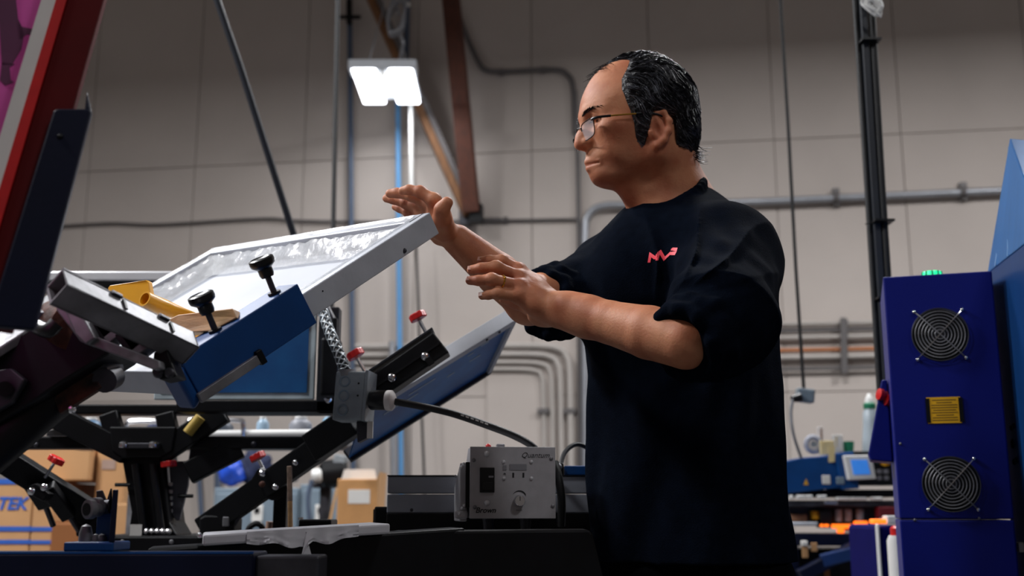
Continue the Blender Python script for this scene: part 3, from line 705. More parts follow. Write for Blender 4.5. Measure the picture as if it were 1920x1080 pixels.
# gussets of the lower beam
obj('gusset', MB().pprism([(358, 826), (440, 822), (446, 830), (372, 868), (352, 868)], YR + .062, .01), mat('grey_gusset', '55555E', .5, .3), rp, bevel=.002)
for x, y in ((50, 834), (82, 834), (490, 833)): bolt(rp, P(x - 14, y, YR - .001), (0, -1, 0), .006, .004, M_DSTEEL)
obj('yellow_sleeve', MB().cyl(P(352, 812, YR - .04), P(376, 782, YR - .04), .012, n=12), mat('worn_yellow', 'A88C3A', .5), rp, smooth=True)
# frame holding the upright blue screen
obj('upright_frame', MB().box(P(594, 700, 2.30).x, P(632, 700, 2.30).x, 2.30, 2.34, P(0, 772, 2.30).z, P(0, 575, 2.30).z), mat('charcoal_metal', '24262C', .45, .3), rp, bevel=.003)
obj('frame_foot', MB().box(P(330, 760, 2.30).x, P(632, 760, 2.30).x, 2.30, 2.36, P(0, 772, 2.30).z, P(0, 750, 2.30).z), M_BLACK, rp, bevel=.003)
obj('pale_top_rail', MB().box(P(60, 517, 2.62).x, P(330, 517, 2.62).x, 2.62, 2.68, P(0, 526, 2.62).z, P(0, 508, 2.62).z), M_STUD, rp, bevel=.004)
obj('dark_under_rail', MB().box(P(60, 533, 2.62).x, P(330, 533, 2.62).x, 2.625, 2.68, P(0, 542, 2.62).z, P(0, 527, 2.62).z), M_BLACK, rp, bevel=.003)
obj('rail_post', MB().box(P(120, 640, 2.63).x, P(140, 640, 2.63).x, 2.63, 2.67, P(0, 776, 2.63).z, P(0, 540, 2.62).z), M_BLACK, rp)
obj('rail_foot', MB().box(P(120, 768, 2.63).x, P(140, 768, 2.63).x, YR + .05, 2.66, P(0, 776, YR).z, P(0, 762, YR).z), M_BLACK, rp)
obj('cylinder', MB().box(P(600, 680, 2.24).x, P(634, 680, 2.24).x, 2.24, 2.29, P(0, 742, 2.24).z, P(0, 632, 2.24).z), M_BLACK, rp, bevel=.006)
obj('cylinder_cap', MB().box(P(606, 625, 2.25).x, P(624, 625, 2.25).x, 2.25, 2.28, P(0, 634, 2.24).z, P(0, 618, 2.24).z), M_BLACK, rp, bevel=.003)
obj('cylinder_lug', MB().box(P(622, 620, 2.26).x, P(631, 620, 2.26).x, 2.26, 2.28, P(0, 640, 2.24).z, P(0, 592, 2.24).z), M_BLACK, rp, bevel=.003)
bolt(rp, P(615, 749, 2.29), (0, -1, 0), .009, .008)
def red_knob(parent, px, py, fx, fy, Y, Yf=None, r=.0165):
    a = P(px, py, Y); b = P(fx, fy, Yf or Y); ax = (a - b).normalized()
    st = obj('knob_stem', MB().cyl(b, a, .0035, n=8), M_CHROME, parent, smooth=True)
    prof = MB(); xx = frame_from(ax, V((.2, -1, .1)))
    star = []
    for k in range(20):
        t = 2 * math.pi * k / 20; rr = r * (1 + .10 * math.cos(5 * t)); star.append(a + xx[1] * (rr * math.cos(t)) + xx[2] * (rr * math.sin(t)))
    obj('red_knob', MB().prism([p - ax * .002 for p in star], ax * .013), M_RED, parent, bevel=.002)
red_knob(rp, 103, 866, 84, 896, 2.28)
red_knob(rp, 484, 860, 496, 884, 2.33)
red_knob(rp, 316, 874, 318, 905, YR - .02)
bolt(rp, P(493, 888, 2.30), (0, -1, .4), .008, .008)
# screens carried by the rear press
bs = thing('printing_screen', 'upright blue screen with white border behind the blue clamp arm', 'screen', P(470, 748, 2.33))
def vplate(mb, x0, x1, y0, y1, Y, t):
    a, b = P(x0, y0, Y), P(x1, y1, Y); return mb.box(a.x, b.x, Y, Y + t, b.z, a.z)
obj('white_border', vplate(MB(), 300, 588, 560, 749, 2.305, .012), mat('ragged_white_tape', 'B8C6CC', .6, var=.1, scale=30), bs, bevel=.002)
obj('mesh', vplate(MB(), 310, 575, 565, 736, 2.301, .004), M_BMESH, bs)
obj('hand_mark', MB().prism([P(x, y, 2.2995) for x, y in [(474, 664), (484, 658), (500, 650), (506, 652), (505, 660), (496, 667), (480, 667)]], (0, .001, 0)), M_WTAPE, bs)
# ---- right hand rear screen with black clamp
Kk, Ll = P(955, 578, 2.28), P(672, 748, 2.12)
f1 = (Ll - Kk).normalized(); w_ = min((P(905, 684, 1.7 + .01 * k) - Kk for k in range(120)), key=lambda q: abs(q.dot(f1))); w_ = w_ - f1 * w_.dot(f1); WL = w_.length; f2 = w_.normalized(); fn = f1.cross(f2).normalized()
if fn.y > 0: fn = -fn
KL = (Ll - Kk).length
us = thing('printing_screen', 'tilted screen with blue underside pointing up behind the man’s near hand', 'screen', Kk + f1 * KL * .5 + f2 * WL)
def kb(mb, a0, a1, b0, b1, c0, c1):
    return mb.obox(Kk + f1 * ((a0 + a1) / 2) + f2 * ((b0 + b1) / 2) + fn * ((c0 + c1) / 2), f1, f2, fn, a1 - a0, b1 - b0, c1 - c0)
obj('rail', kb(MB(), 0, KL, 0, .024, 0, .03), M_ALU, us, bevel=.001)
obj('rail', kb(MB(), 0, KL, WL - .012, WL, 0, .03), M_DSTEEL, us, bevel=.001)
obj('rail', kb(MB(), 0, .012, .024, WL - .012, 0, .03), M_ALU, us, bevel=.001)
obj('mesh', kb(MB(), .010, KL, .022, WL - .010, .018, .022), mat('lightened_blue_mesh', '1456AE', .4, var=.35, scale=7, col2='2A80C8'), us)  # blue lightened in the colour to offset the shade on this downward face
for a, b, l in ((.06, .05, .022), (.07, .10, .03), (.10, .06, .016), (.14, .11, .02), (.20, .075, .07), (.24, .10, .09)):
    obj('tape_scrap', kb(MB(), a, a + l, b, b + .007, .022, .0226), M_JUG, us)
for a in (.05, .085): obj('rivet', MB().cyl(Kk + f1 * a + f2 * .010 + fn * .030, Kk + f1 * a + f2 * .010 + fn * .032, .003, n=8), M_BLACK, us)
uc = thing('screen_clamp', 'black screen clamp with two silver bolts and red knobs beside the grey junction box', 'clamp', P(760, 740, 2.18))
cpts = [(688, 706), (812, 621), (841, 658), (800, 690), (722, 738)]
obj('body', MB().pprism([(688, 708), (812, 622), (842, 660), (712, 748)], 2.03, .06), M_BLACK, uc, bevel=.003)
obj('ridge', MB().beam(P(700, 728, 2.028), P(826, 642, 2.028), .004, .006, V((0, -1, 0))), M_BLACKP, uc)
obj('cap_plate', MB().beam(P(686, 706, 2.06), P(813, 620, 2.06), .06, .005), mat('charcoal_metal', '24262C', .45, .3), uc, bevel=.001)
for x, y in ((735, 708), (797, 668)): obj('bolt', MB().sphere(P(x, y, 2.028), .0088, 14, (1, .6, 1)), M_CHROME, uc, smooth=True)
obj('latch', MB().obox(P(806, 678, 2.025), V((.8, 0, .5)).normalized(), Y_, V((-.5, 0, .8)).normalized(), .012, .006, .016), M_BLACKP, uc)
red_knob(uc, 785, 597, 800, 626, 2.06); red_knob(uc, 668, 668, 690, 706, 2.06)
red_knob(rp, 612, 568, 628, 600, 2.27, r=.018)
obj('tab', MB().obox(P(690, 717, 2.02), X, Y_, Z, .012, .004, .012), M_PAPER, uc)

# ---- junction box, braided hose, plug and cable
jb = thing('junction_box', 'grey metal junction box with round knockouts beside the rear press', 'junction box', P(665, 790, 1.97))
jx, ju = V((1, -.18, -.02)).normalized(), V((.05, .02, 1)).normalized(); jy = ju.cross(jx)
jc = P(662, 745, 1.99)
obj('body', MB().obox(jc, jx, jy, ju, .056, .05, .088), M_GALV, jb, bevel=.003)
obj('cover', MB().obox(jc + jx * .031, jx, jy, ju, .006, .054, .092), M_GALV, jb, bevel=.001)
for k in (-1, 0, 1):
    c = jc - jy * .0252 + ju * (k * -.026) - jx * .009
    rr = [c + jx * (.009 * math.cos(t * .2618)) + ju * (.009 * math.sin(t * .2618)) for t in range(24)]
    obj('knockout', MB().tube(rr, .0018, 6, closed=True), M_GREY, jb, smooth=True)
    if k > -1: obj('screw_hole', MB().cyl(jc - jy * .0258 + jx * .017 + ju * (k * .022), jc - jy * .02 + jx * .017 + ju * (k * .022), .002, n=8), M_BLACK, jb)
obj('hub', MB().cyl(P(650, 706, 1.98), P(649, 694, 1.98), .014, n=16), M_STEEL, jb, smooth=True)
obj('mounting_foot', MB().pprism([(668, 790), (692, 786), (690, 820), (670, 830)], 1.98, .03), M_DSTEEL, jb, bevel=.002)
obj('side_tab', MB().obox(P(694, 806, 1.98), X, Y_, Z, .010, .01, .03), M_PAPER, jb)
# braided hose: core plus crossing braid ribs
hose_pts = bez([P(600, 560, 2.14), P(606, 585, 2.10), P(618, 622, 2.05), P(634, 660, 2.01), P(648, 697, 1.98)], 10)
bh = thing('braided_hose', 'braided grey hose leading up from the junction box behind the blue arm', 'hose', hose_pts[-1])
obj('core', MB().tube(hose_pts, .0088, 12), M_BLACKP, bh, smooth=True)
brd = MB()
tt = len(hose_pts)
for sgn in (-1, 1):
    for ph in range(4):
        pts = []
        for i in range(0, (tt - 1) * 4 + 1):
            f = i / 4; k = min(int(f), tt - 2); p = hose_pts[k].lerp(hose_pts[k + 1], f - k)
            d = (hose_pts[k + 1] - hose_pts[k]).normalized(); x = d.cross(Y_).normalized(); y = d.cross(x)
            a = sgn * f * .55 + ph * math.pi / 2
            pts.append(p + (x * math.cos(a) + y * math.sin(a)) * .0094)
        brd.tube(pts, .0016, 5)
obj('braid', brd, M_GALV, bh, smooth=True)
pg = thing('power_plug', 'round black and white plug pushed into the junction box', 'plug', P(715, 768, 1.97))
obj('barrel', MB().lathe([(.016, 0), (.018, .003), (.018, .030), (.016, .034)], P(694, 750, 1.97), V((1, -.18, -.03)), 22), M_BLACKP, pg, smooth=True)
obj('collar', MB().lathe([(.017, 0), (.0185, .002), (.0185, .011), (.015, .014), (.007, .018)], P(724, 751, 1.96), V((1, -.18, -.03)), 22), M_WTAPE, pg, smooth=True)
cb = [P(740, 753, 1.955), P(790, 762, 1.955), P(850, 776, 1.955), P(920, 800, 1.955), P(970, 820, 1.96), P(1004, 842, 1.98), P(1016, 870, 2.01)]
kc = thing('power_cable', 'black power cable curving from the plug down to the control box', 'cable', P(900, 800, 1.98))
obj('sheath', MB().tube(bez(cb, 8), .0064, 12), M_RUBBER, kc, smooth=True)
path = bez(cb, 8)
prn = MB()
for k in range(18, 24):
    p = path[k]; prn.obox(p + V((0, -.0062, .0018)), (path[k + 1] - path[k]).normalized(), Y_, Z, .006, .0006, .0024)
obj('cable_print', prn, M_PAPER, kc)

# ================================================================== control box and beam
YB = 2.03
cbm = thing('cross_beam', 'long grey aluminium beam behind the control box', 'beam', P(920, 1000, YB)); cbm.location.z = P(0, 1000, YB).z
xa, xb = P(726, 930, YB).x, P(1112, 930, YB).x
za, zb, zc, zd = P(0, 893, YB).z, P(0, 926, YB).z, P(0, 962, YB).z, P(0, 1000, YB).z
obj('upper_web', MB().box(xa, xb, YB, YB + .07, zb + .0008, za), M_BEAM, cbm, bevel=.002)
obj('lower_web', MB().box(xa, xb, YB - .002, YB + .07, zc, zb - .0008), M_BEAM, cbm, bevel=.002)
obj('top_cap', MB().box(xa, xb, YB - .004, YB + .07, za, za + .002), M_BLACK, cbm)
obj('base_rail', MB().box(xa, xb, YB - .006, YB + .09, zd - .02, zc), M_BLACK, cbm, bevel=.002)
bolt(cbm, P(772, 956, YB - .002), (0, -1, 0), .003, .002, M_DSTEEL)
obj('beam_leg', MB().box(xa + .1, xa + .18, YB, YB + .08, 0, zd - .02), M_BLACK, cbm)
obj('beam_leg', MB().box(xb - .1, xb - .02, YB, YB + .08, 0, zd - .02), M_BLACK, cbm)

YC = 1.86
bxo = thing('control_box', 'grey control box with black switch, small display and silver dial', 'control box', P(960, 975, YC))
gx = V((1, .13, 0)).normalized(); gy = V((-.13, 1, 0)).normalized()
o0 = P(960, 905, YC)
def G(px, py, d=0.0):
    """point on the box front for a pixel (the front is a plane through o0)"""
    u, fw, up = ray(px, py); dv = V((u, fw, up)); o = V((0, 0, CAM_Z)); t = (o0 - o).dot(gy) / dv.dot(gy)
    return o + dv * t - gy * d
fl_, fr_ = G(882, 905), G(1040, 905)
zt_, zb_ = G(960, 839).z, G(960, 971).z
bw = (fr_ - fl_).length
c0 = V((fl_.x, fl_.y, 0))
sidep = [(0, zb_), (0, zt_), (.045, zt_), (.14, zt_ - .055), (.14, zb_)]
obj('case', MB().prism([c0 + gy * (d + .003) + Z * z for d, z in sidep], gx * bw), M_CTRL, bxo, bevel=.001)
obj('front_plate', MB().obox(c0 + gx * bw / 2 + Z * ((zt_ + zb_) / 2), gx, gy, Z, bw + .002, .004, zt_ - zb_ + .002), M_CTRL, bxo, bevel=.0006)
obj('side_panel', MB().prism([c0 + gy * (d + .006) - gx * .004 + Z * z for d, z in [(.012, zb_ - .006), (.012, zt_ - .025), (.13, zt_ - .062), (.13, zb_ - .006)]], gx * -.012), M_CTRL, bxo, bevel=.002)
obj('side_slot', MB().obox(c0 + gy * .005 - gx * .0035 + Z * ((zt_ + zb_) / 2 - .004), gx, gy, Z, .008, .006, .075), M_BLACK, bxo)
obj('hinge_block', MB().obox(G(866, 965) + gy * .02, gx, gy, Z, .022, .02, .014), M_CTRL, bxo, bevel=.004)
ax = -gy
sw = obj('switch_panel', MB().obox(G(913, 900, .003), gx, gy, Z, .0245, .006, .041), M_BLACKP, bxo, bevel=.001)
obj('rocker', MB().obox(G(913, 912, .007), gx, gy, Z, .018, .004, .014), M_RUBBER, sw, bevel=.001)
obj('switch_mark', MB().obox(G(920, 894, .0064), gx, gy, Z, .008, .0004, .003), M_LCDG, sw)
for px, py, r in ((912, 851, .005), (913, 943, .005), (944, 866, .0032), (996, 866, .0032), (945, 897, .0032), (996, 897, .0032)):
    obj('stud', MB().sphere(G(px, py, .002), r, 12), M_STUD, bxo, smooth=True)
for px, py in ((888, 863), (1033, 860), (890, 951), (1036, 949)):
    obj('screw', MB().lathe([(.0034, 0), (.0034, .001), (.002, .002), (.0005, .0021)], G(px, py, .002), ax, 10), M_STEEL, bxo, smooth=True)
for px, py in ((871, 869), (877, 868), (866, 876), (872, 948), (879, 948), (867, 953), (862, 963)):
    obj('screw', MB().sphere(G(px, py, .001) + gy * .012, .003, 8), M_STUD, bxo, smooth=True)
obj('screw', MB().sphere(P(855, 893, 1.96), .003, 8), M_STEEL, bxo, smooth=True)
obj('display', MB().obox(G(971, 876, .0025), gx, gy, Z, .029, .001, .010), M_LCDG, bxo)
obj('display', MB().obox(G(946, 877, .0025), gx, gy, Z, .006, .001, .008), M_LCDG, bxo)
for px in (962, 981): obj('button_mark', MB().obox(G(px, 891, .0024), gx, gy, Z, .003, .0004, .008), M_PRINT, bxo)
obj('button_mark', MB().lathe([(.003, 0), (.0005, .002)], G(946, 889, .002), Z, 3), M_PRINT, bxo)
dl = obj('dial', MB().lathe([(.0095, 0), (.0092, .010), (.0080, .0118), (.0005, .0121)], G(973, 939, .002), ax, 30), M_CHROME, bxo, smooth=True)
obj('dial_line', MB().obox(G(973, 935, .0142), gx, gy, Z, .0012, .0006, .007), M_DSTEEL, dl)
arc = []
for k in range(13):
    t = math.radians(25 + 120 * k / 12); arc.append((.0125 * math.cos(t), .0125 * math.sin(t), .0004 + .0016 * (1 - k / 12)))
am = MB()
for k in range(12):
    c = G(973, 935, .0024); p0, p1 = arc[k], arc[k + 1]
    q = [c + gx * p0[0] + Z * (p0[1] + p0[2]), c + gx * p1[0] + Z * (p1[1] + p1[2]), c + gx * p1[0] + Z * (p1[1] - p1[2]), c + gx * p0[0] + Z * (p0[1] - p0[2])]
    am.add(q, [(0, 1, 2, 3)])
obj('dial_scale', am, M_PRINT, bxo)
obj('lettering', text_mb('Quantum', G(1003, 854, .0022), gx, Z, .0125, .0003, .35), M_PRINT, bxo)
obj('lettering', text_mb('Brown', G(910, 957, .0022), gx, Z, .0125, .0003, .3, .02), M_PRINT, bxo)
obj('lettering', text_mb('POWER', G(973, 957, .0022), gx, Z, .003, .0003), M_PRINT, bxo)
obj('red_lamp', MB().sphere(c0 + gx * .033 + gy * .03 + Z * (zt_ + .003), .005, 10), M_RED, bxo, smooth=True)
obj('toggle_mount', MB().obox(c0 + gx * .055 + gy * .04 + Z * (zt_ + .004), gx, gy, Z, .014, .014, .008), M_STEEL, bxo, bevel=.002)
for f in (.25, .70):
    obj('foot', MB().cyl(c0 + gx * (bw * f) + gy * .05 + Z * zb_, c0 + gx * (bw * f) + gy * .05 + Z * (zb_ - .034), .010, .007, 12), M_DSTEEL, bxo, smooth=True)
    obj('foot_nut', MB().cyl(c0 + gx * (bw * f) + gy * .05 + Z * (zb_ - .026), c0 + gx * (bw * f) + gy * .05 + Z * (zb_ - .034), .013, n=6), M_STEEL, bxo)
tag(obj('box_cable', MB().tube(bez([P(1040, 868, 1.95), P(1048, 900, 1.93), P(1053, 940, 1.93), P(1052, 985, 1.95)], 6), .0075, 10), M_RUBBER, smooth=True), 'black cable running down the right side of the control box', 'cable')
tag(obj('loop_cable', MB().tube(bez([P(1050, 878, 2.065), P(1058, 850, 2.09), P(1077, 834, 2.11), P(1098, 838, 2.12), P(1112, 856, 2.11), P(1114, 892, 2.09)], 6), .0045, 8), M_RUBBER, smooth=True), 'thin black cable looping up between the control box and the man', 'cable')
tg = thing('terminal_block', 'small blue terminal block on the beam between the control box and the man', 'block', P(1080, 892, 2.09))
obj('body', MB().box(P(1057, 880, 2.07).x, P(1130, 880, 2.07).x, 2.05, 2.09, za + .002, P(0, 874, 2.07).z), M_BLUE, tg, bevel=.002)
obj('cap', MB().box(P(1042, 880, 2.07).x, P(1056, 880, 2.07).x, 2.05, 2.08, za + .002, P(0, 869, 2.07).z), M_BLACKP, tg, bevel=.002)
obj('gland', MB().sphere(P(1046, 876, 2.045), .008, 10), M_STEEL, tg, smooth=True)
# black cover in front
cv = thing('machine_cover', 'plain black machine cover in front of the man below the control box', 'cover', (P(920, 1000, 1.66).x, 1.75, 0))
zt2 = P(0, 993, 1.66).z
obj('shell', MB().prism([P(730, 996, 1.66), P(1104, 993, 1.66), P(1112, 1000, 1.66), P(1136, 1100, 1.66), P(730, 1100, 1.66)], (0, .09, 0)), M_BLACK, cv, bevel=.004)
zz = P(0, 1100, 1.66).z
obj('skirt', MB().box(P(735, 1100, 1.66).x, P(1130, 1100, 1.66).x, 1.665, 1.745, 0, zz), M_BLACK, cv)
st_ = thing('screen_stop', 'small black box on the pallet table beside the cardboard box', 'box', P(590, 1000, 2.1))
obj('body', vplate(MB(), 560, 620, 974, 1002, 2.12, .08), M_BLACK, st_, bevel=.003)
obj('end_pin', MB().cyl(P(564, 974, 2.13), P(564, 970, 2.13), .005, n=8), M_CHROME, st_)
obj('base', vplate(MB(), 540, 790, 1001, 1006, 2.10, .12), M_DSTEEL, st_)
tag(obj('spool_stub', MB().cyl(P(628, 995, 2.12), P(648, 993, 2.12), .010, n=14), M_STEEL, smooth=True), 'short steel stub right of the small black box', 'stub')
pb = thing('motor_housing', 'black motor housing against the left end of the grey beam', 'motor', P(712, 1000, 2.05)); 
obj('body', vplate(MB(), 702, 727, 950, 1001, 2.06, .06), M_BLACK, pb, bevel=.003)
obj('cooling_fin', vplate(MB(), 700, 703, 955, 998, 2.07, .05), M_BLACKP, pb)
tg2 = thing('wooden_stick', 'upright paint stained wooden stick behind the black arm', 'stick', P(543, 1003, 2.2))
obj('shaft', MB().beam(P(545, 1003, 2.2), P(543, 876, 2.2), .008, .010, V((0, -1, 0))), M_OAK, tg2, bevel=.001)
obj('stain', MB().beam(P(544, 940, 2.2), P(542.8, 874, 2.2), .0085, .0105, V((0, -1, 0))), mat('stained_wood', '8A7466', .7, var=.5, scale=60), tg2, bevel=.001)

# ================================================================== fan cabinet on the right
YF = 2.30
FO = P(1664, 519, YF)
kx = V((1, -.31, 0)).normalized(); ky = V((.31, 1, 0)).normalized()
def F(px, py, d=0.0):
    u, fw, up = ray(px, py); dv = V((u, fw, up)); o = V((0, 0, CAM_Z)); t = (FO - o).dot(ky) / dv.dot(ky)
    return o + dv * t - ky * d
cabw = (F(1848, 700) - F(1666, 700)).length + .027
cx0 = V((F(1668, 700).x, F(1668, 700).y, 0))
ztop = FO.z
fc = thing('fan_cabinet', 'dark blue dryer cabinet with two round fans at right', 'cabinet', cx0 + kx * cabw / 2 + ky * .15)
zsplit = F(1790, 975).z
obj('upper_panel', MB().obox(cx0 + kx * cabw / 2 + ky * .15 + Z * ((ztop + zsplit) / 2 + .001), kx, ky, Z, cabw, .30, ztop - zsplit - .002), M_CAB, fc, bevel=.003)
obj('lower_panel', MB().obox(cx0 + kx * cabw / 2 + ky * .15 + Z * (zsplit / 2), kx, ky, Z, cabw, .30, zsplit), M_CAB, fc, bevel=.003)
kz = Z
def fan(px, py, R):
    c = F(px, py)
    f = obj('fan', MB().lathe([(R * 1.0, -.003), (R * 1.0, .001), (R * .96, .002), (R * .94, .0005), (R * .1, .0005)], c, -ky, 48), M_BLACK, fc, smooth=True)
    hub = obj('fan_hub', MB().lathe([(R * .34, 0), (R * .34, .004), (R * .30, .006), (.0005, .0062)], c, -ky, 24), M_DSTEEL, f, smooth=True)
    for k in range(7):
        a = k * 2 * math.pi / 7; r0 = kx * math.cos(a) + kz * math.sin(a); t0 = kx * -math.sin(a) + kz * math.cos(a)
        q = [c - ky * .001 + r0 * R * .32 - t0 * R * .1, c - ky * .001 + r0 * R * .9 - t0 * R * .15, c - ky * .003 + r0 * R * .88 + t0 * R * .30, c - ky * .004 + r0 * R * .32 + t0 * R * .15]
        obj('fan_blade', MB().prism(q, ky * .0008), M_BLACKP, f)
    for k in range(8):
        r = R * (1.0 - k * .118)
        pts = [c - ky * .009 + kx * (r * math.cos(t * math.pi / 24)) + kz * (r * math.sin(t * math.pi / 24)) for t in range(48)]
        obj('guard_ring', MB().tube(pts, .0011, 6, closed=True), M_DSTEEL if k == 0 else M_STEEL, f, smooth=True)
    for s in (-1, 1):
        a = c + (kx * .76 + kz * .82 * s) * (R * 1.12); b = c - (kx * .76 + kz * .82 * s) * (R * 1.12)
        obj('guard_bar', MB().tube([a - ky * .003, a.lerp(b, .12) - ky * .011, b.lerp(a, .12) - ky * .011, b - ky * .003], .0013, 6), M_CHROME if s == 1 else M_STEEL, f, smooth=True)
        for p in (a, b): obj('screw', MB().sphere(p - ky * .004, .0044, 10), M_CHROME, f, smooth=True)
RF = (F(1815, 628) - F(1709, 628)).length / 2
fan(1762, 628, RF); fan(1783, 908, RF)
lb = obj('warning_label', MB().obox(F(1770, 769, .0012), kx, ky, kz, .066, .0012, .054), M_LABELY, fc)
obj('label_edge', MB().obox(F(1740, 770, .0016), kx, ky, kz, .008, .0024, .050), M_BLACK, lb)
obj('label_edge', MB().obox(F(1802, 768, .0016), kx, ky, kz, .008, .0024, .050), M_BLACK, lb)
for k in range(9):
    ww = (.046, .030, .050, .050, .044, .050, .034, .048, .050)[k]
    obj('label_line', MB().obox(F(1771, 769, .0021) + kz * (.021 - k * .0052), kx, ky, kz, ww, .0003, .0018), mat('label_ink', '6E5208', .6), lb)
bc = F(1751, 511) + ky * .06; bc.z = ztop
be = obj('beacon', MB().lathe([(.021, 0), (.021, .012), (.019, .017), (.002, .020)], bc, Z, 24), M_GREEN, fc, smooth=True)
for k in range(10):
    a = k * math.pi / 5; obj('beacon_rib', MB().cyl(bc + V((.021 * math.cos(a), .021 * math.sin(a), 0)), bc + V((.020 * math.cos(a), .020 * math.sin(a), .016)), .0022, n=6), mat('green_rib', '0C7A50', .3, emit='0C9A60', estr=.4), be)
for px, py in ((1688, 832), (1715, 975), (1836, 972)): obj('screw', MB().sphere(F(px, py, .000), .003, 8), M_STEEL, fc, smooth=True)
# sloping side console on the cabinet
sc = MB().prism([cx0 + kx * -.002 + ky * .12 + Z * z + kx * dx for dx, z in [(0, F(1668, 700).z), (-.012, F(1660, 700).z), (-.050, F(1640, 845).z), (-.046, F(1640, 858).z), (0, F(1668, 862).z)]], ky * .12)
obj('side_console', sc, M_CAB, fc, bevel=.003)
for px, py, m in ((1651, 742, M_RED), (1664, 752, M_RED)):
    p = P(px, py, 2.42); obj('push_button', MB().lathe([(.010, 0), (.010, .008), (.013, .010), (.013, .018), (.004, .020)], p + V((.012, 0, 0)), V((-1, -.2, .2)), 16), m, fc, smooth=True)
obj('yellow_button', MB().lathe([(.008, 0), (.008, .008), (.003, .010)], P(1672, 816, 2.44) + V((.008, -.02, 0)), V((-.7, -1, 0)), 14), M_LABELY, fc, smooth=True)

# ---- dryer hood at the right edge
hb = thing('dryer_hood', 'tall tapering blue dryer hood at the right edge of the picture', 'hood', P(1930, 1080, 2.2)); hb.location.z = 0
F0, F1 = P(1851, 512, 2.36), P(1962, 512, 1.98)
t0 = P(1890, 271, 2.36); t1 = P(1894, 271, 2.26); t0.z -= .02; t1.z = t0.z
dxr = V((.9, .25, 0))
F1.z = F0.z
obj('upper_hood', MB().add([F0, F1, F1 + dxr, F0 + dxr, t0, t1, t1 + dxr * .8, t0 + dxr * .8], [(0, 1, 5, 4), (1, 2, 6, 5), (2, 3, 7, 6), (3, 0, 4, 7), (4, 5, 6, 7), (3, 2, 1, 0)]), M_HOOD, hb, bevel=.003)
for f in (.18, .42):
    obj('fold_line', MB().tube([F0.lerp(F1, f) + V((-.001, 0, 0)), t0.lerp(t1, f) + V((-.001, 0, 0))], .0012, 5), mat('fold_blue', '6C98C4', .4), hb)
B0, B1 = V((F0.x + .002, F0.y, 0)), V((F1.x + .002, F1.y, 0))
obj('lower_body', MB().add([B0, B1, B1 + dxr, B0 + dxr, B0 + Z * F0.z, B1 + Z * F0.z, B1 + dxr + Z * F0.z, B0 + dxr + Z * F0.z], [(0, 1, 5, 4), (1, 2, 6, 5), (2, 3, 7, 6), (3, 0, 4, 7), (4, 5, 6, 7), (3, 2, 1, 0)]), mat('dryer_body_blue', '0C3C74', .38, .1, var=.1, scale=5, stretch=(6, 6, .8)), hb, bevel=.002)
hn = (F1 - F0).cross(Z).normalized()
if hn.x > 0: hn = -hn
def H(px, py):
    u, fw, up = ray(px, py); dv = V((u, fw, up)); o = V((0, 0, CAM_Z)); t = (B0 - o).dot(hn) / dv.dot(hn); return o + dv * t
for px, py, r in ((1897, 802, .006), (1902, 798, .006), (1899, 832, .010), (1902, 866, .006), (1907, 862, .006)):
    obj('cover_screw', MB().lathe([(r, 0), (r, .002), (r * .6, .004), (.0005, .0042)], H(px, py), hn, 14), M_NAVY, hb, smooth=True)
obj('latch', MB().obox(H(1918, 1026) + hn * .005, (F1 - F0).normalized(), hn, Z, .02, .01, .02), M_PAPER, hb, bevel=.002)

# ================================================================== background left: cartons and cart
def carton(label, x0, x1, y0, y1, Y, depth, group='cartons stacked at lower left', m=M_CARD, zbase=None, yaw=0.0, side=None):
    ym = (y0 + min(y1, 1010)) / 2; a, b = P(x0, ym, Y), P(x1, ym, Y); a.z = P(x0, y0, Y).z; b.z = P(x1, y1, Y).z
    cx = (a.x + b.x) / 2; z0 = b.z if zbase is None else zbase
    t = thing('cardboard_box', label, 'box', (cx, Y + depth / 2, z0), group)
    obj('carton', MB().box(a.x, b.x, Y, Y + depth, z0, a.z), m, t, bevel=.006)
    obj('top_flap', MB().box(a.x + .004, b.x - .004, Y + .004, Y + depth / 2 - .003, a.z, a.z + .006), m, t)
    return t, a.x, b.x, z0, a.z
YL = 4.6
t, xa_, xb_, z0, z1 = carton('cardboard box printed with blue letters and bands at far left', -120, 60, 902, 1060, 4.3, .45)
obj('lettering', text_mb('TEK', V((P(22, 945, 4.3).x, 4.299, P(0, 945, 4.3).z)), X, Z, .066, .002, .25, .03), M_BTAPE, t)
for y0, y1 in ((884, 893),): pass
obj('blue_band', MB().box(xa_ - .002, xb_ + .002, 4.297, 4.31, P(0, 908, 4.3).z, P(0, 904, 4.3).z + .012), M_BTAPE, t)
obj('blue_band', MB().box(xa_ - .002, xb_ + .002, 4.297, 4.31, P(0, 996, 4.3).z, P(0, 987, 4.3).z), M_BTAPE, t)
obj('blue_band', MB().box(xa_ - .002, xb_ + .002, 4.297, 4.31, P(0, 1020, 4.3).z, P(0, 1012, 4.3).z), M_BTAPE, t)
t, xc_, xd_, z0b, z1b = carton('narrow end of a pale cardboard box with faint print beside the lettered box', 61, 100, 904, 1060, 4.3, .45)
obj('faint_print', MB().box(P(72, 940, 4.3).x, P(92, 940, 4.3).x, 4.298, 4.305, P(0, 956, 4.3).z, P(0, 935, 4.3).z), mat('faded_print', '9C8478', .8), t)
for yy in ((996, 988), (1020, 1013)): obj('blue_band', MB().box(xc_ - .001, xd_ + .001, 4.297, 4.31, P(0, yy[0], 4.3).z, P(0, yy[1], 4.3).z), M_BTAPE, t)
t, *_ = carton('upper cardboard box standing on the lettered boxes', 28, 168, 838, 902, 4.4, .45, zbase=z1b + .008)
t, a_, b_, *_ = carton('tall pale cardboard box with a shipping mark left of the press column', 177, 232, 840, 1060, 4.45, .4)
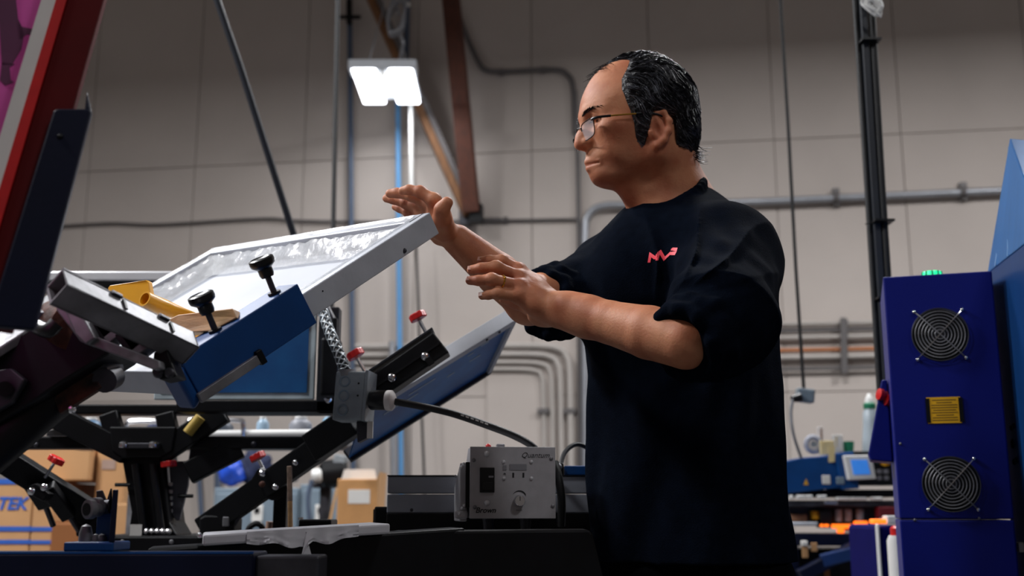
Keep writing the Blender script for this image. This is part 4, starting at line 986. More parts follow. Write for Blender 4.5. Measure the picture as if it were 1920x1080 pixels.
obj('faint_print', MB().box(P(186, 940, 4.45).x, P(212, 940, 4.45).x, 4.447, 4.46, P(0, 880, 4.45).z, P(0, 862, 4.45).z), mat('faded_print', '9C8478', .8), t)
t, *_ = carton('dark brown cardboard box at the foot of the pale boxes', 96, 150, 980, 1060, 4.15, .15, m=M_CARDD)  # darker cardboard than its neighbours
t, *_ = carton('cardboard box right behind the press column', 205, 246, 944, 1060, 4.3, .1, m=M_CARD)
# support pallet under the cartons
a, b = P(-130, 1060, 4.1), P(250, 1060, 4.9)
sk = thing('timber_stand', 'low timber stand under the stacked cardboard boxes', 'stand', ((a.x + b.x) / 2, 4.5, 0))
obj('deck', MB().box(a.x, P(250, 1060, 4.1).x, 4.1, 4.9, P(0, 1060, 4.3).z - .10, P(0, 1060, 4.15).z - .012), M_WOODD, sk)
for fx in (.05, .9):
    xx = a.x + (P(250, 1060, 4.1).x - a.x) * fx; obj('leg', MB().box(xx, xx + .08, 4.2, 4.8, 0, P(0, 1060, 4.3).z - .10), M_WOODD, sk)

# cart with jugs behind the press, seen between the black beams
YK = 3.4
kt = thing('wire_cart', 'silver railed cart seen between the black press beams', 'cart', (P(350, 830, YK).x, YK + .2, 0))
zk = P(0, 820, YK).z
obj('tray', MB().box(P(60, 820, YK).x, P(640, 820, YK).x, YK, YK + .4, zk - .02, zk), M_STEEL, kt, bevel=.003)
obj('front_rail', MB().cyl(P(110, 816, YK - .02), P(640, 812, YK - .02), .012, n=10), M_WHITEP, kt, smooth=True)
for x0, x1, yy in ((236, 304, 790), (352, 456, 788)):
    obj('handle', MB().tube(bez([P(x0, 818, YK - .03), P(x0, yy + 8, YK - .03), P(x0 + 10, yy, YK - .03), P(x1 - 10, yy, YK - .03), P(x1, yy + 8, YK - .03), P(x1, 818, YK - .03)], 5), .008, 8), M_CHROME, kt, smooth=True)
for x in (255, 285):
    q = P(x, 820, YK).x; obj('leg', MB().box(q - .02, q + .02, YK + .02, YK + .06, 0, zk - .02), M_STEEL, kt)
jl = ['leftmost pale jug leaning on the cart behind the press', 'blue grey tub left of the press column on the cart', 'dark blue tub on the cart right of the column', 'green container on the silver cart', 'grey tub on the cart under the upright blue screen', 'pale jug with round lid on the cart', 'round lidded bucket on the cart', 'light blue drum at the right end of the cart']
js = [(92, 26, 46, M_JUG, .2), (140, 40, 38, mat('steel_blue', '4A6884', .4, var=.2), 0), (262, 30, 30, M_NAVYBAG, 0), (290, 14, 32, M_GREENP, 0), (395, 44, 34, mat('tub_grey', '3C4450', .5), 0), (475, 24, 40, M_JUG, 0), (548, 44, 40, mat('bucket_grey', '7C7E86', .5, var=.2), 0), (602, 24, 44, mat('drum_blue', '5A8EAC', .4), 0)]
for lab, (x, wd, hp, m, tl) in zip(jl, js):
    r = wd / 2 / FPX * YK * 1.0; hgt = hp / FPX * YK
    o = V((P(x, 818, YK).x, YK + .12 + r * .2, zk))
    t = thing('jug' if 'jug' in lab else 'tub', lab, 'container', o)
    obj('body', MB().lathe([(r * .9, 0), (r, hgt * .1), (r, hgt * .75), (r * .8, hgt * .9), (r * .5, hgt)], o, V((tl, 0, 1)), 18), m, t, smooth=True)
    obj('lid', MB().lathe([(r * .52, 0), (r * .55, hgt * .04), (r * .5, hgt * .12), (r * .1, hgt * .13)], o + V((tl, 0, 1)).normalized() * hgt, V((tl, 0, 1)), 16), M_WHITEP, t, smooth=True)

# ---- centre back: grey cabinets, bags, box, motor
YG = 6.2
gc = thing('grey_cabinet', 'grey metal cabinet behind the black press arm', 'cabinet', (P(480, 1000, YG).x, YG + .25, 0))
a, b = P(402, 915, YG), P(560, 915, YG)
obj('body', MB().box(a.x, b.x, YG, YG + .5, 0, a.z), M_GREY, gc, bevel=.006)
obj('door', MB().box(a.x + .02, (a.x + b.x) / 2 + .03, YG - .012, YG, .1, a.z - .03), M_GREY, gc, bevel=.004)
obj('door', MB().box((a.x + b.x) / 2 + .04, b.x - .01, YG - .012, YG, .1, a.z - .03), M_GREY, gc, bevel=.004)
gd = thing('grey_cabinet', 'second grey cabinet left of the brown cardboard box', 'cabinet', (P(600, 1000, YG).x, YG + .25, 0))
a, b = P(562, 908, YG), P(690, 908, YG)
obj('body', MB().box(a.x, b.x, YG + .02, YG + .5, 0, a.z), M_GREY, gd, bevel=.006)
obj('door', MB().box(a.x + .02, b.x - .02, YG + .008, YG + .02, .1, a.z - .03), M_GREY, gd, bevel=.004)
for x, lab in ((482, 'small pale socket fixed to the grey cabinet under the black arm'), (601, 'small pale socket fixed to the second grey cabinet')):
    s = thing('wall_socket', lab, 'socket', P(x, 978, YG - .02))
    obj('plate', vplate(MB(), x - 10, x + 9, 946, 978, YG - .025, .02), M_PAPER, s, bevel=.004)
    obj('outlet', vplate(MB(), x - 5, x + 4, 952, 962, YG - .03, .006), M_BLACKP, s)
bb = thing('cardboard_box', 'open brown cardboard box with a white label on the grey cabinets', 'box', P(670, 1000, 5.2))
Yb = 5.2
obj('carton', vplate(MB(), 633, 706, 898, 1000, Yb, .3), mat('tan_cardboard', 'BE8C58', .8, var=.06), bb, bevel=.005)
obj('flap', MB().prism([P(x, y, Yb) for x, y in [(706, 898), (712, 884), (708, 940), (706, 990)]], (.0, .3, 0)), M_CARD, bb)
obj('flap', MB().prism([P(x, y, Yb + .3) for x, y in [(640, 898), (646, 880), (702, 880), (706, 898)]], (0, .006, 0)), M_PAPER, bb)
obj('label', vplate(MB(), 653, 693, 918, 944, Yb - .003, .003), M_PAPER, bb)
obj('stand', MB().box(P(640, 1000, Yb).x, P(700, 1000, Yb).x, Yb + .05, Yb + .25, 0, P(0, 1000, Yb).z), M_DSTEEL, bb)
def blob(name, lab, cat, c, r, sc, m, seed):
    mb = MB().sphere(c, r, 44, sc); rn = random.Random(seed); ph = [rn.uniform(0, 6) for _ in range(6)]
    vv = []
    for v in mb.v:
        d = V(v) - V(c); k = 1 + .14 * math.sin(5 * d.x / r + ph[0]) * math.cos(4 * d.z / r + ph[1]) + .09 * abs(math.sin(6 * d.y / r + 7 * d.x / r + 3 * d.z / r + ph[2])) - .08 * abs(math.sin(9 * d.z / r - 5 * d.x / r + ph[3]))
        vv.append(tuple(V(c) + d * k))
    mb.v = vv
    return tag(obj(name, mb, m, smooth=True), lab, cat)
zt_cab = P(480, 915, YG).z
blob('plastic_bag', 'crumpled blue plastic bag on the grey cabinet', 'bag', P(434, 886, 6.35), .075, (1, .8, 1), M_BLUEBAG, 1)
blob('cloth_bag', 'dark navy cloth bundle on the grey cabinet behind the red knob', 'bag', P(478, 878, 6.45), .10, (1.15, .8, 1), M_NAVYBAG, 2)
blob('cloth_bag', 'dark bundle right of the navy one half hidden by the black arm', 'bag', P(530, 888, 6.5), .085, (1.25, .8, .8), M_NAVYBAG, 3)
mo_ = thing('pump_motor', 'grey pump motor with a round white cap behind the press', 'motor', P(600, 912, 5.6))
ax_ = V((1, .1, .12)).normalized()
obj('barrel', MB().lathe([(.05, 0), (.07, .02), (.07, .12), (.05, .14)], P(600, 890, 5.6), ax_, 20), M_BLACKP, mo_, smooth=True)
obj('end_cap', MB().lathe([(.030, 0), (.036, .01), (.036, .04), (.026, .05)], P(585, 893, 5.55), ax_, 18), M_WHITEP, mo_, smooth=True)
obj('casing', MB().obox(P(636, 878, 5.62), V((1, 0, -.2)).normalized(), Y_, V((.2, 0, 1)).normalized(), .06, .12, .13), M_GALV, mo_, bevel=.006)
obj('bracket', vplate(MB(), 580, 650, 905, 914, 5.6, .2), M_DSTEEL, mo_, bevel=.003)
obj('cable', MB().tube(bez([P(585, 900, 5.5), P(578, 930, 5.5), P(580, 970, 5.5), P(588, 1010, 5.5)], 6), .012, 8), M_GREYBLUE, mo_, smooth=True)
obj('stand', vplate(MB(), 600, 616, 914, 1010, 5.65, .06), M_DSTEEL, mo_); obj('foot', MB().box(P(590, 940, 5.65).x, P(626, 940, 5.65).x, 5.6, 5.75, 0, P(0, 1008, 5.65).z), M_DSTEEL, mo_)
tag(obj('hose_loop', MB().tube(bez([P(466, 1006, 2.6), P(466, 992, 2.6), P(478, 982, 2.6), P(490, 986, 2.6), P(496, 1006, 2.6)], 6), .007, 8), M_RUBBER, smooth=True), 'black hose loop standing up behind the pallet', 'hose')
tag(obj('broom_stick', MB().beam(P(632, 915, 5.0), P(632, 915, 5.0) + (P(617, 985, 5.0) - P(632, 915, 5.0)) * (P(632, 915, 5.0).z / (P(632, 915, 5.0).z - P(617, 985, 5.0).z)), .012, .012), M_OAK, bevel=.002), 'thin slanting wooden stick left of the brown cardboard box', 'stick')
tag(obj('roller_tube', MB().cyl(P(503, 1005, 2.6), P(507, 978, 2.6), .008, .010, 12), mat('pale_tan', 'B08C78', .7), smooth=True), 'small tan tube standing beside the black post', 'tube')

# ================================================================== background right: second press
YQ = 4.6
rm = thing('rear_machine', 'blue printing machine with touch screen standing right behind the man', 'machine', (P(1570, 1000, YQ).x, YQ + .2, 0))
def rb(name, x0, x1, y0, y1, Y, t, m, bev=.004): return obj(name, vplate(MB(), x0, x1, y0, y1, Y, t), m, rm, bevel=bev)
obj('housing', MB().pprism([(1466, 866), (1502, 858), (1590, 852), (1598, 912), (1470, 926)], YQ, .25), M_BLUE, rm, bevel=.005)
obj('housing_step', MB().pprism([(1566, 850), (1600, 846), (1612, 916), (1580, 918)], YQ - .02, .25), M_BLUE, rm, bevel=.005)
obj('warning_mark', MB().pprism([(1507, 909), (1516, 909), (1511.5, 898)], YQ - .003, .003), M_LABELY, rm)
rb('socket_plate', 1541, 1558, 891, 908, YQ - .006, .006, M_PAPER); rb('socket_plate', 1568, 1584, 894, 908, YQ - .026, .006, M_GREY)
rb('control_console', 1584, 1690, 846, 910, YQ + .02, .12, M_BLACKP)
ts = obj('touch_screen', MB().pprism([(1583, 854), (1634, 853), (1643, 898), (1592, 900)], YQ - .05, .05), M_WHITEP, rm, bevel=.004)
obj('display', MB().pprism([(1595, 862), (1626, 862), (1632, 889), (1601, 890)], YQ - .053, .003), M_SCREEN, ts)
obj('emergency_stop', MB().lathe([(.012, 0), (.012, .02), (.026, .024), (.026, .04), (.010, .046)], P(1661, 861, YQ + .02), V((-.1, -1, .2)), 18), M_RED, rm, smooth=True)
obj('stop_collar', MB().lathe([(.028, 0), (.028, .012)], P(1659, 862, YQ + .02), V((-.1, -1, .2)), 18), M_LABELY, rm, smooth=True)
obj('start_button', MB().lathe([(.016, 0), (.016, .015), (.006, .02)], P(1645, 862, YQ + .02), V((0, -1, .2)), 16), M_GREENP, rm, smooth=True)
for x, y in ((1650, 884), (1662, 884), (1650, 896), (1663, 896)): rb('switch', x - 5, x + 4, y - 4, y + 4, YQ + .01, .012, M_LCDG, .002)
rb('under_tray', 1470, 1690, 918, 932, YQ + .05, .3, M_BLACK)
rb('rail', 1470, 1700, 938, 950, YQ, .2, M_DSTEEL); 
for x, wd in ((1485, 6), (1503, 16), (1519, 12), (1543, 16), (1582, 24), (1612, 28), (1646, 20)): rb('bright_fitting', x - wd / 2, x + wd / 2, 928 - (x > 1570) * -4, 935 + (x > 1570) * 2, YQ - .02, .04, M_WHITEP, .004)
rb('bright_bar', 1545, 1572, 940, 946, YQ - .03, .03, M_CHROME)
rb('side_rail', 1470, 1534, 979, 986, YQ - .06, .05, M_ALU)
rb('tool_tray', 1475, 1650, 948, 986, YQ + .1, .2, M_DSTEEL)
rb('copper_fitting', 1478, 1514, 964, 978, YQ + .06, .05, mat('brown_fitting', '8A6248', .6, var=.3, scale=30)); rb('yellow_block', 1523, 1536, 958, 974, YQ + .05, .05, M_LABELY)
rb('black_motor', 1538, 1562, 956, 990, YQ + .02, .08, M_BLACK)
for x in (1572, 1590, 1612): obj('valve', MB().cyl(P(x, 955, YQ + .05), P(x, 978, YQ + .05), .016, n=12), M_GREY, rm, smooth=True)
rb('red_clamp', 1648, 1690, 950, 972, YQ - .02, .06, mat('deep_red', '6A1420', .5))
hl = [(1562, 1607, 983, 991), (1604, 1628, 977, 984), (1572, 1584, 990, 1000), (1540, 1546, 983, 988), (1549, 1555, 983, 988)]
for x0, x1, y0, y1 in hl: rb('heater_element', x0, x1, y0, y1, YQ - .02, .03, M_GLOW, .004)
rb('heater_back', 1578, 1630, 984, 996, YQ + .02, .03, M_COPPER)
rb('base_beam', 1490, 1660, 1000, 1024, YQ - .05, .14, M_NAVY)
rb('base_beam', 1478, 1500, 1000, 1090, YQ - .04, .12, M_NAVY)
obj('cross_arm', MB().beam(P(1540, 1052, YQ - .1), P(1660, 1022, YQ - .15), .06, .05), mat('frame_blue', '0C2A5C', .4), rm, bevel=.005)
obj('cross_arm', MB().beam(P(1500, 1080, YQ - .1), P(1600, 1028, YQ - .1), .06, .05), M_NAVY, rm, bevel=.005)
obj('machine_foot', MB().box(P(1490, 1000, YQ).x, P(1650, 1000, YQ).x, YQ + .05, YQ + .3, 0, P(0, 1030, YQ).z), M_BLACK, rm)
for x, y0, y1, m in ((1510, 1020, 1046, M_CARD), (1527, 1018, 1034, M_CARD), (1551, 1050, 1090, M_CARDD)): rb('hanging_tag', x - 6, x + 6, y0, y1, YQ - .08, .01, m, .002)
rb('white_clip', 1503, 1515, 1014, 1024, YQ - .09, .02, M_PAPER); 
# small things standing on the machine
sb = thing('spray_bottle', 'pale spray bottle with green neck on the rear machine', 'bottle', P(1640, 850, YQ + .08))
o = V((P(1636, 848, YQ + .08).x, YQ + .08, P(0, 847, YQ + .02).z))
obj('body', MB().lathe([(.040, 0), (.042, .01), (.038, .06), (.032, .12), (.030, .165), (.022, .185)], o, Z, 18), mat('milky_plastic', 'A8B4BC', .3, var=.05), sb, smooth=True)
obj('neck_ring', MB().lathe([(.024, .183), (.026, .190), (.026, .205), (.020, .21)], o, Z, 16), M_GREENP, sb, smooth=True)
obj('nozzle', MB().lathe([(.019, .208), (.017, .225), (.008, .245), (.003, .25)], o, Z, 14), M_WHITEP, sb, smooth=True)
ztp = P(0, 850, YQ).z
for nm, lab, x0, x1, y0, y1, m, cat in (('cream_pad', 'cream paper pad on the blue housing of the rear machine', 1538, 1566, 826, 852, M_CREAM, 'paper'), ('white_carton', 'small white carton behind the cream pad', 1562, 1582, 815, 852, M_PAPER, 'carton'), ('upright_card', 'narrow white card with a dark stripe standing behind the cream pad', 1534, 1546, 800, 852, M_WTAPE, 'card')):
    t = thing(nm, lab, cat, P((x0 + x1) / 2, y1, YQ + .1))
    obj('sheet', vplate(MB(), x0, x1, y0, y1, YQ + (.06 if nm == 'cream_pad' else .12), .02), m, t, bevel=.002)
    obj('stripe', vplate(MB(), x0 + 5, x0 + 8, y0 + 4, y1 - 14, YQ + (.058 if nm == 'cream_pad' else .118), .003), M_CARDD if nm == 'upright_card' else M_CREAM, t)
tag(obj('paper_slip', MB().pprism([(1553, 838), (1566, 836), (1565, 866), (1554, 867)], YQ - .012, .003), M_CREAM), 'cream slip hanging over the edge of the blue housing', 'paper')
wh = thing('tape_roll', 'grey tape roll standing on edge on the rear machine', 'tape roll', P(1526, 850, YQ + .12))
pts = [P(1525, 833, YQ + .12) + V((.030 * math.cos(k * math.pi / 12), 0, .030 * math.sin(k * math.pi / 12))) for k in range(24)]
obj('roll', MB().tube(pts, .012, 8, closed=True), mat('tape_grey', '9496A0', .5, var=.2, scale=60), wh, smooth=True)
obj('core', MB().lathe([(.014, 0), (.014, .01)], P(1525, 833, YQ + .12), V((0, -1, 0)), 14), M_GALV, wh, smooth=True)
gb = thing('green_cup', 'small green cup beside the white carton on the rear machine', 'cup', P(1592, 850, YQ + .12))
oo = V((P(1591, 846, YQ + .15).x, YQ + .15, P(0, 850, YQ + .15).z))
obj('body', MB().lathe([(.020, 0), (.026, .05), (.023, .05), (.018, .01)], oo, Z, 16), M_GREENP, gb, smooth=True)
bk = thing('ink_drum', 'deep blue drum with white rim in front of the fan cabinet', 'drum', P(1668, 1080, 3.2))
bk.location.z = 0
zq = P(0, 985, 3.3).z
obj('body', MB().box(P(1647, 1000, 3.3).x, P(1700, 1000, 3.3).x, 3.3, 3.6, 0, zq), mat('drum_deep_blue', '050650', .6, var=.08, spec=.08), bk, bevel=.012)
obj('rim', MB().box(P(1643, 1000, 3.3).x, P(1648, 1000, 3.3).x, 3.29, 3.31, .3, zq + .004), M_WHITEP, bk, bevel=.004)
obj('glowing_lamp', MB().box(P(1643, 1000, 3.3).x, P(1672, 1000, 3.3).x, 3.32, 3.36, zq + .004, zq + .018), M_GLOW, bk, bevel=.004)
obj('lid_tab', MB().box(P(1668, 1000, 3.3).x, P(1690, 1000, 3.3).x, 3.31, 3.36, zq + .004, zq + .028), M_WHITEP, bk, bevel=.004)
ca = thing('spray_can', 'white can with a red cap beside the blue drum', 'can', P(1680, 1080, 3.1)); ca.location.z = 0
ox = P(1682, 1030, 3.12).x; zc2 = P(0, 1004, 3.12).z
obj('body', MB().lathe([(.026, 0), (.026, .22), (.020, .235)], (ox, 3.12, zc2 - .235), Z, 18), M_PAPER, ca, smooth=True)
obj('cap', MB().lathe([(.015, 0), (.015, .02), (.008, .026)], (ox, 3.12, zc2), Z, 14), M_RED, ca, smooth=True)
obj('stand', MB().box(ox - .03, ox + .03, 3.09, 3.15, 0, zc2 - .235), M_BLACK, ca)

# ================================================================== the man
# ---- small signed distance toolkit: shapes are blended and polygonised (surface nets)
def smin(a, b, k):
    h = np.clip(.5 + .5 * (b - a) / k, 0, 1); return b * (1 - h) + a * h - k * h * (1 - h)
def smin_max(a, b, k=.03): return -smin(-a, -b, k)
class SDF:
    def __init__(s): s.ops = []
    def op(s, kind, fn, lo, hi, k): s.ops.append((kind, fn, np.array(lo) - .06, np.array(hi) + .06, k)); return s
    def cone(s, a, b, ra, rb=None, k=.01, sub=False):
        a, b = np.array(a, float), np.array(b, float); rb = ra if rb is None else rb; ba = b - a; L2 = max(ba @ ba, 1e-9); m = max(ra, rb)
        def fn(p):
            t = np.clip(((p - a) @ ba) / L2, 0, 1)
            return np.linalg.norm(p - a - t[:, None] * ba, axis=1) - (ra + (rb - ra) * t)
        return s.op('s' if sub else 'u', fn, np.minimum(a, b) - m, np.maximum(a, b) + m, k)
    def ell(s, c, r, R=None, k=.01, sub=False):
        c, r = np.array(c, float), np.array(r, float); m = r.max()
        def fn(p):
            q = p - c
            if R is not None: q = q @ R
            k0 = np.linalg.norm(q / r, axis=1); k1 = np.linalg.norm(q / (r * r), axis=1)
            return k0 * (k0 - 1) / np.maximum(k1, 1e-9)
        return s.op('s' if sub else 'u', fn, c - m, c + m, k)
    def fun(s, fn, lo, hi, k, kind='u'): return s.op(kind, fn, lo, hi, k)
    def bounds(s):
        u = [o for o in s.ops if o[0] == 'u']; return np.min([o[2] for o in u], 0), np.max([o[3] for o in u], 0)
    def __call__(s, p):
        D = np.full(len(p), .5)
        for kind, fn, lo, hi, k in s.ops:
            m = np.all((p > lo) & (p < hi), axis=1)
            if not m.any(): continue
            q = p[m]; d = fn(q)
            if kind == 'u': D[m] = smin(D[m], d, k)
            elif kind == 's': D[m] = -smin(-D[m], d, k)
            elif kind == 'i': D[m] = -smin(-D[m], -d, k)
            elif kind == 'd': D[m] = D[m] + d
        return D
    def mesh(s, h, levels=(8, 2)):
        lo, hi = s.bounds(); H = h * levels[0]
        n = np.ceil((hi - lo) / H).astype(int) + 1
        g = np.stack(np.meshgrid(*[np.arange(i) for i in n], indexing='ij'), -1).reshape(-1, 3)
        step = levels[0]
        cells = g * step
        for st in list(levels[1:]) + [1]:
            c = lo + (cells + step / 2) * h; d = s(c)
            cells = cells[np.abs(d) < step * h * 1.5 + .002]
            f = step // st
            o = np.stack(np.meshgrid(*[np.arange(f) for _ in range(3)], indexing='ij'), -1).reshape(-1, 3) * st
            cells = (cells[:, None, :] + o[None]).reshape(-1, 3); step = st
        N = np.array((n * levels[0] + 4)); K = lambda c: ((c[:, 0] + 1) * N[1] + c[:, 1] + 1) * N[2] + c[:, 2] + 1
        key = K(cells); od = np.argsort(key); cells = cells[od]; key = key[od]
        cor = np.array([(i, j, k) for i in (0, 1) for j in (0, 1) for k in (0, 1)])
        ck = (((cells[:, None, 0] + cor[None, :, 0]) + 1) * N[1] + cells[:, None, 1] + cor[None, :, 1] + 1) * N[2] + cells[:, None, 2] + cor[None, :, 2] + 1
        uk, inv = np.unique(ck.ravel(), return_inverse=True)
        z = uk % N[2] - 1; y = (uk // N[2]) % N[1] - 1; x = uk // (N[2] * N[1]) - 1
        val = s(lo + np.stack([x, y, z], 1) * h)
        cv = val[inv].reshape(-1, 8); sg = cv < 0
        act = sg.any(1) & ~sg.all(1)
        cells, key, cv, sg = cells[act], key[act], cv[act], sg[act]
        acc = np.zeros((len(cells), 3)); cnt = np.zeros(len(cells))
        E = [(a, b) for a in range(8) for b in range(a + 1, 8) if np.abs(cor[a] - cor[b]).sum() == 1]
        for a, b in E:
            m = sg[:, a] != sg[:, b]; t = cv[m, a] / (cv[m, a] - cv[m, b])
            acc[m] += cor[a] + t[:, None] * (cor[b] - cor[a]); cnt[m] += 1
        verts = lo + (cells + acc / cnt[:, None]) * h
        faces = []
        for ax in range(3):
            hi_c = [4, 2, 1][ax]; m = np.where(sg[:, 0] != sg[:, hi_c])[0]
            e = np.eye(3, dtype=int); e1_, e2_ = e[(ax + 1) % 3], e[(ax + 2) % 3]
            quad = []
            ok = np.ones(len(m), bool)
            for dlt in (np.zeros(3, int), e1_, e1_ + e2_, e2_):
                kk = K(cells[m] - dlt); ix = np.searchsorted(key, kk); ix = np.minimum(ix, len(key) - 1)
                ok &= key[ix] == kk; quad.append(ix)
            q = np.stack(quad, 1)[ok]; fl = sg[m, 0][ok]
            q[~fl] = q[~fl][:, ::-1]; faces.append(q)
        return verts, np.concatenate(faces)
def sdf_obj(name, vf, m, parent):
    v, f = vf; off = np.array(root_loc(parent))
    me = bpy.data.meshes.new(name); me.vertices.add(len(v)); me.vertices.foreach_set('co', (v - off).astype(np.float32).ravel())
    me.loops.add(f.size); me.loops.foreach_set('vertex_index', f.astype(np.int32).ravel())
    me.polygons.add(len(f)); me.polygons.foreach_set('loop_start', np.arange(0, f.size, 4, dtype=np.int32))
    me.polygons.foreach_set('use_smooth', np.ones(len(f), bool))
    me.update(calc_edges=True); me.validate()
    o = bpy.data.objects.new(name, me); COL.objects.link(o); o.parent = parent; me.materials.append(m); return o
A3 = lambda p: np.array(p, float)

# ---- head frame (forward, towards camera = his left, up)
HY = 1.83
HO = A3(P(1195, 235, HY)); psi = math.radians(13)
hf = np.array([-math.cos(psi), -math.sin(psi), 0]); hl_ = np.array([math.sin(psi), -math.cos(psi), 0]); hu = np.array([0, 0, 1.])
HR = np.stack([hf, hl_, hu], 1)                     # columns: local axes in world
HS = 1.02
SHR = .115
def Hd(a, b, c): return HO + HR @ (np.array([a, b, c - SHR * max(a, 0)]) * HS)
def hloc(p):
    q = (p - HO) @ HR / HS; q[:, 2] += SHR * np.maximum(q[:, 0], 0); return q
def cone_h(sd, a, b, ra, rb=None, **kw): sd.cone(Hd(*a), Hd(*b), ra * HS, None if rb is None else rb * HS, **kw)
def ell_h(sd, c, r, pitch=0, **kw):
    cp, sp = math.cos(pitch), math.sin(pitch); L = np.array([[cp, 0, -sp], [0, 1, 0], [sp, 0, cp]]); sd.ell(Hd(*c), np.array(r) * HS, HR @ L, **kw)
tc = np.array([-.112, -.100, -.088, -.075, -.060, -.040, -.020, 0, .030, .07])
tf = np.array([.066, .074, .0765, .0785, .0845, .0855, .0845, .0865, .091, .083])
tb = np.array([.010, -.005, -.020, -.035, -.045, -.055, -.060, -.060, -.060, -.06])
tw_ = np.array([.024, .032, .039, .046, .053, .0605, .066, .068, .069, .066])
def face_stack(p):
    q = hloc(p); a, b, c = q[:, 0], q[:, 1], q[:, 2]
    f, bk, w_ = np.interp(c, tc, tf), np.interp(c, tc, tb), np.interp(c, tc, tw_)
    ac, ra = (f + bk) / 2, (f - bk) / 2; pw = 2.35
    r = (np.abs((a - ac) / ra) ** pw + np.abs(b / w_) ** pw) ** (1 / pw)
    d = (r - 1) * np.minimum(ra, w_)
    return -smin(-smin_max(d, c - .05), c + .099, .012) * HS
body = SDF()
def skull(sd, k=.015, g=0.0):
    ell_h(sd, (0, 0, .030), (.0965 + g, .0755 + g, .090 + g), k=k)
    ell_h(sd, (-.040, 0, -.016), (.055 + g, .060 + g, .055 + g), k=k)
skull(body)
body.fun(face_stack, HO - .16, HO + .16, .03)
for s in (-1, 1):
    cone_h(body, (.050, s * .018, -.090), (-.012, s * .053, -.064), .012, .012, k=.02)      # jaw line
    cone_h(body, (-.012, s * .053, -.064), (-.022, s * .060, -.025), .012, .014, k=.02)
    ell_h(body, (.058, s * .047, -.020), (.024, .018, .016), k=.02)                         # cheekbone
    ell_h(body, (.040, s * .043, -.052), (.028, .012, .024), k=.02)                         # cheek
    cone_h(body, (.0905, s * .010, .018), (.072, s * .046, .015), .0095, .008, k=.014)      # brow ridge
    ell_h(body, (.0935, s * .031, -.0005), (.0135, .0185, .0105), k=.010, sub=True)         # socket
    cone_h(body, (.0800, s * .019, .0035), (.0835, s * .032, .0075), .0048, .0048, k=.006)  # upper lid
    cone_h(body, (.0835, s * .032, .0075), (.0740, s * .046, .0030), .0048, .0042, k=.006)
    cone_h(body, (.0790, s * .020, -.0060), (.0820, s * .032, -.0090), .0042, .0042, k=.006)
    cone_h(body, (.0820, s * .032, -.0090), (.0730, s * .046, -.0040), .0042, .0042, k=.006)
ell_h(body, (.0690, 0, -.0590), (.0225, .025, .0240), k=.014)
cone_h(body, (.088, 0, .010), (.0985, 0, -.018), .0088, .0090, k=.014)                      # nose
cone_h(body, (.0985, 0, -.018), (.1030, 0, -.0305), .0092, .0106, k=.010)
ell_h(body, (.088, 0, -.023), (.018, .013, .016), k=.012)
for s in (-1, 1):
    ell_h(body, (.0915, s * .0130, -.0310), (.0115, .0075, .0078), k=.005)
    ell_h(body, (.0980, s * .0070, -.0405), (.0060, .0032, .0034), k=.003, sub=True)
    cone_h(body, (.0892, 0, -.0635), (.0770, s * .0240, -.0690), .0048, .0024, k=.007)      # lips
    cone_h(body, (.0866, 0, -.0750), (.0755, s * .0220, -.0710), .0052, .0026, k=.007)
    cone_h(body, (.0970, 0, -.0688), (.0790, s * .0250, -.0715), .0022, .0020, k=.003, sub=True)
ell_h(body, (.0935, 0, -.0850), (.008, .018, .004), k=.008, sub=True)
ell_h(body, (.0655, 0, -.0860), (.0180, .024, .0140), k=.014)                               # chin
# ears
for s in (-1, 1):
    ex, ez, eb = -.010, -.030, .0705
    rim = [(.016, -.010, .000), (.017, .012, .002), (.006, .027, .005), (-.010, .028, .009), (-.020, .012, .012), (-.019, -.008, .011), (-.010, -.024, .007), (.004, -.034, .002)]
    rr = [.0042, .0044, .0046, .0048, .0050, .0050, .0050, .0066]
    for i in range(7):
        cone_h(body, (ex + .80 * rim[i][0], s * (eb + rim[i][2]), ez + .9 * rim[i][1]), (ex + .80 * rim[i + 1][0], s * (eb + rim[i + 1][2]), ez + .9 * rim[i + 1][1]), rr[i], rr[i + 1], k=.005)
    ell_h(body, (ex - .002, s * (eb + .000), ez), (.016, .0060, .025), k=.006)
    cone_h(body, (ex + .004, s * (eb + .006), ez + .014), (ex - .008, s * (eb + .0060), ez - .008), .0032, .0036, k=.006)
    ell_h(body, (ex + .006, s * (eb + .010), ez - .006), (.006, .006, .009), k=.004, sub=True)
    cone_h(body, (ex + .014, s * (eb + .004), ez - .008), (ex + .010, s * (eb + .003), ez - .014), .0042, k=.004)
# neck
NB = A3(P(1268, 418, 1.88))
body.cone(Hd(-.030, 0, -.055), NB, .058, .060, k=.03)
cone_h(body, (.038, 0, -.078), (-.022, 0, -.150), .018, .036, k=.025)
body.cone(Hd(-.05, 0, -.06), A3(P(1290, 395, 1.89)), .045, .050, k=.03)

# ---- arms
LS, LE, LW = A3(P(1364, 484, 1.735)), A3(P(1286, 641, 1.515)), A3(P(1056, 582, 1.655))
RS, RE, RWr = A3(P(1140, 530, 1.97)), A3(P(992, 564, 1.790)), A3(P(846, 440, 1.745))
body.cone(LS, LE, .050, .037, k=.02)
body.cone(LE, LE * .72 + LW * .28, .0385, .0385, k=.004)
body.cone(LE * .72 + LW * .28, LE * .40 + LW * .60, .0385, .0320, k=.004)
body.cone(LE * .40 + LW * .60, LE * .08 + LW * .92, .0320, .0250, k=.004)
body.cone(RS, RE, .050, .042, k=.03)
body.cone(RE, RE * .6 + RWr * .4, .037, .036, k=.006)
body.cone(RE * .6 + RWr * .4, RE * .08 + RWr * .92, .036, .0255, k=.004)
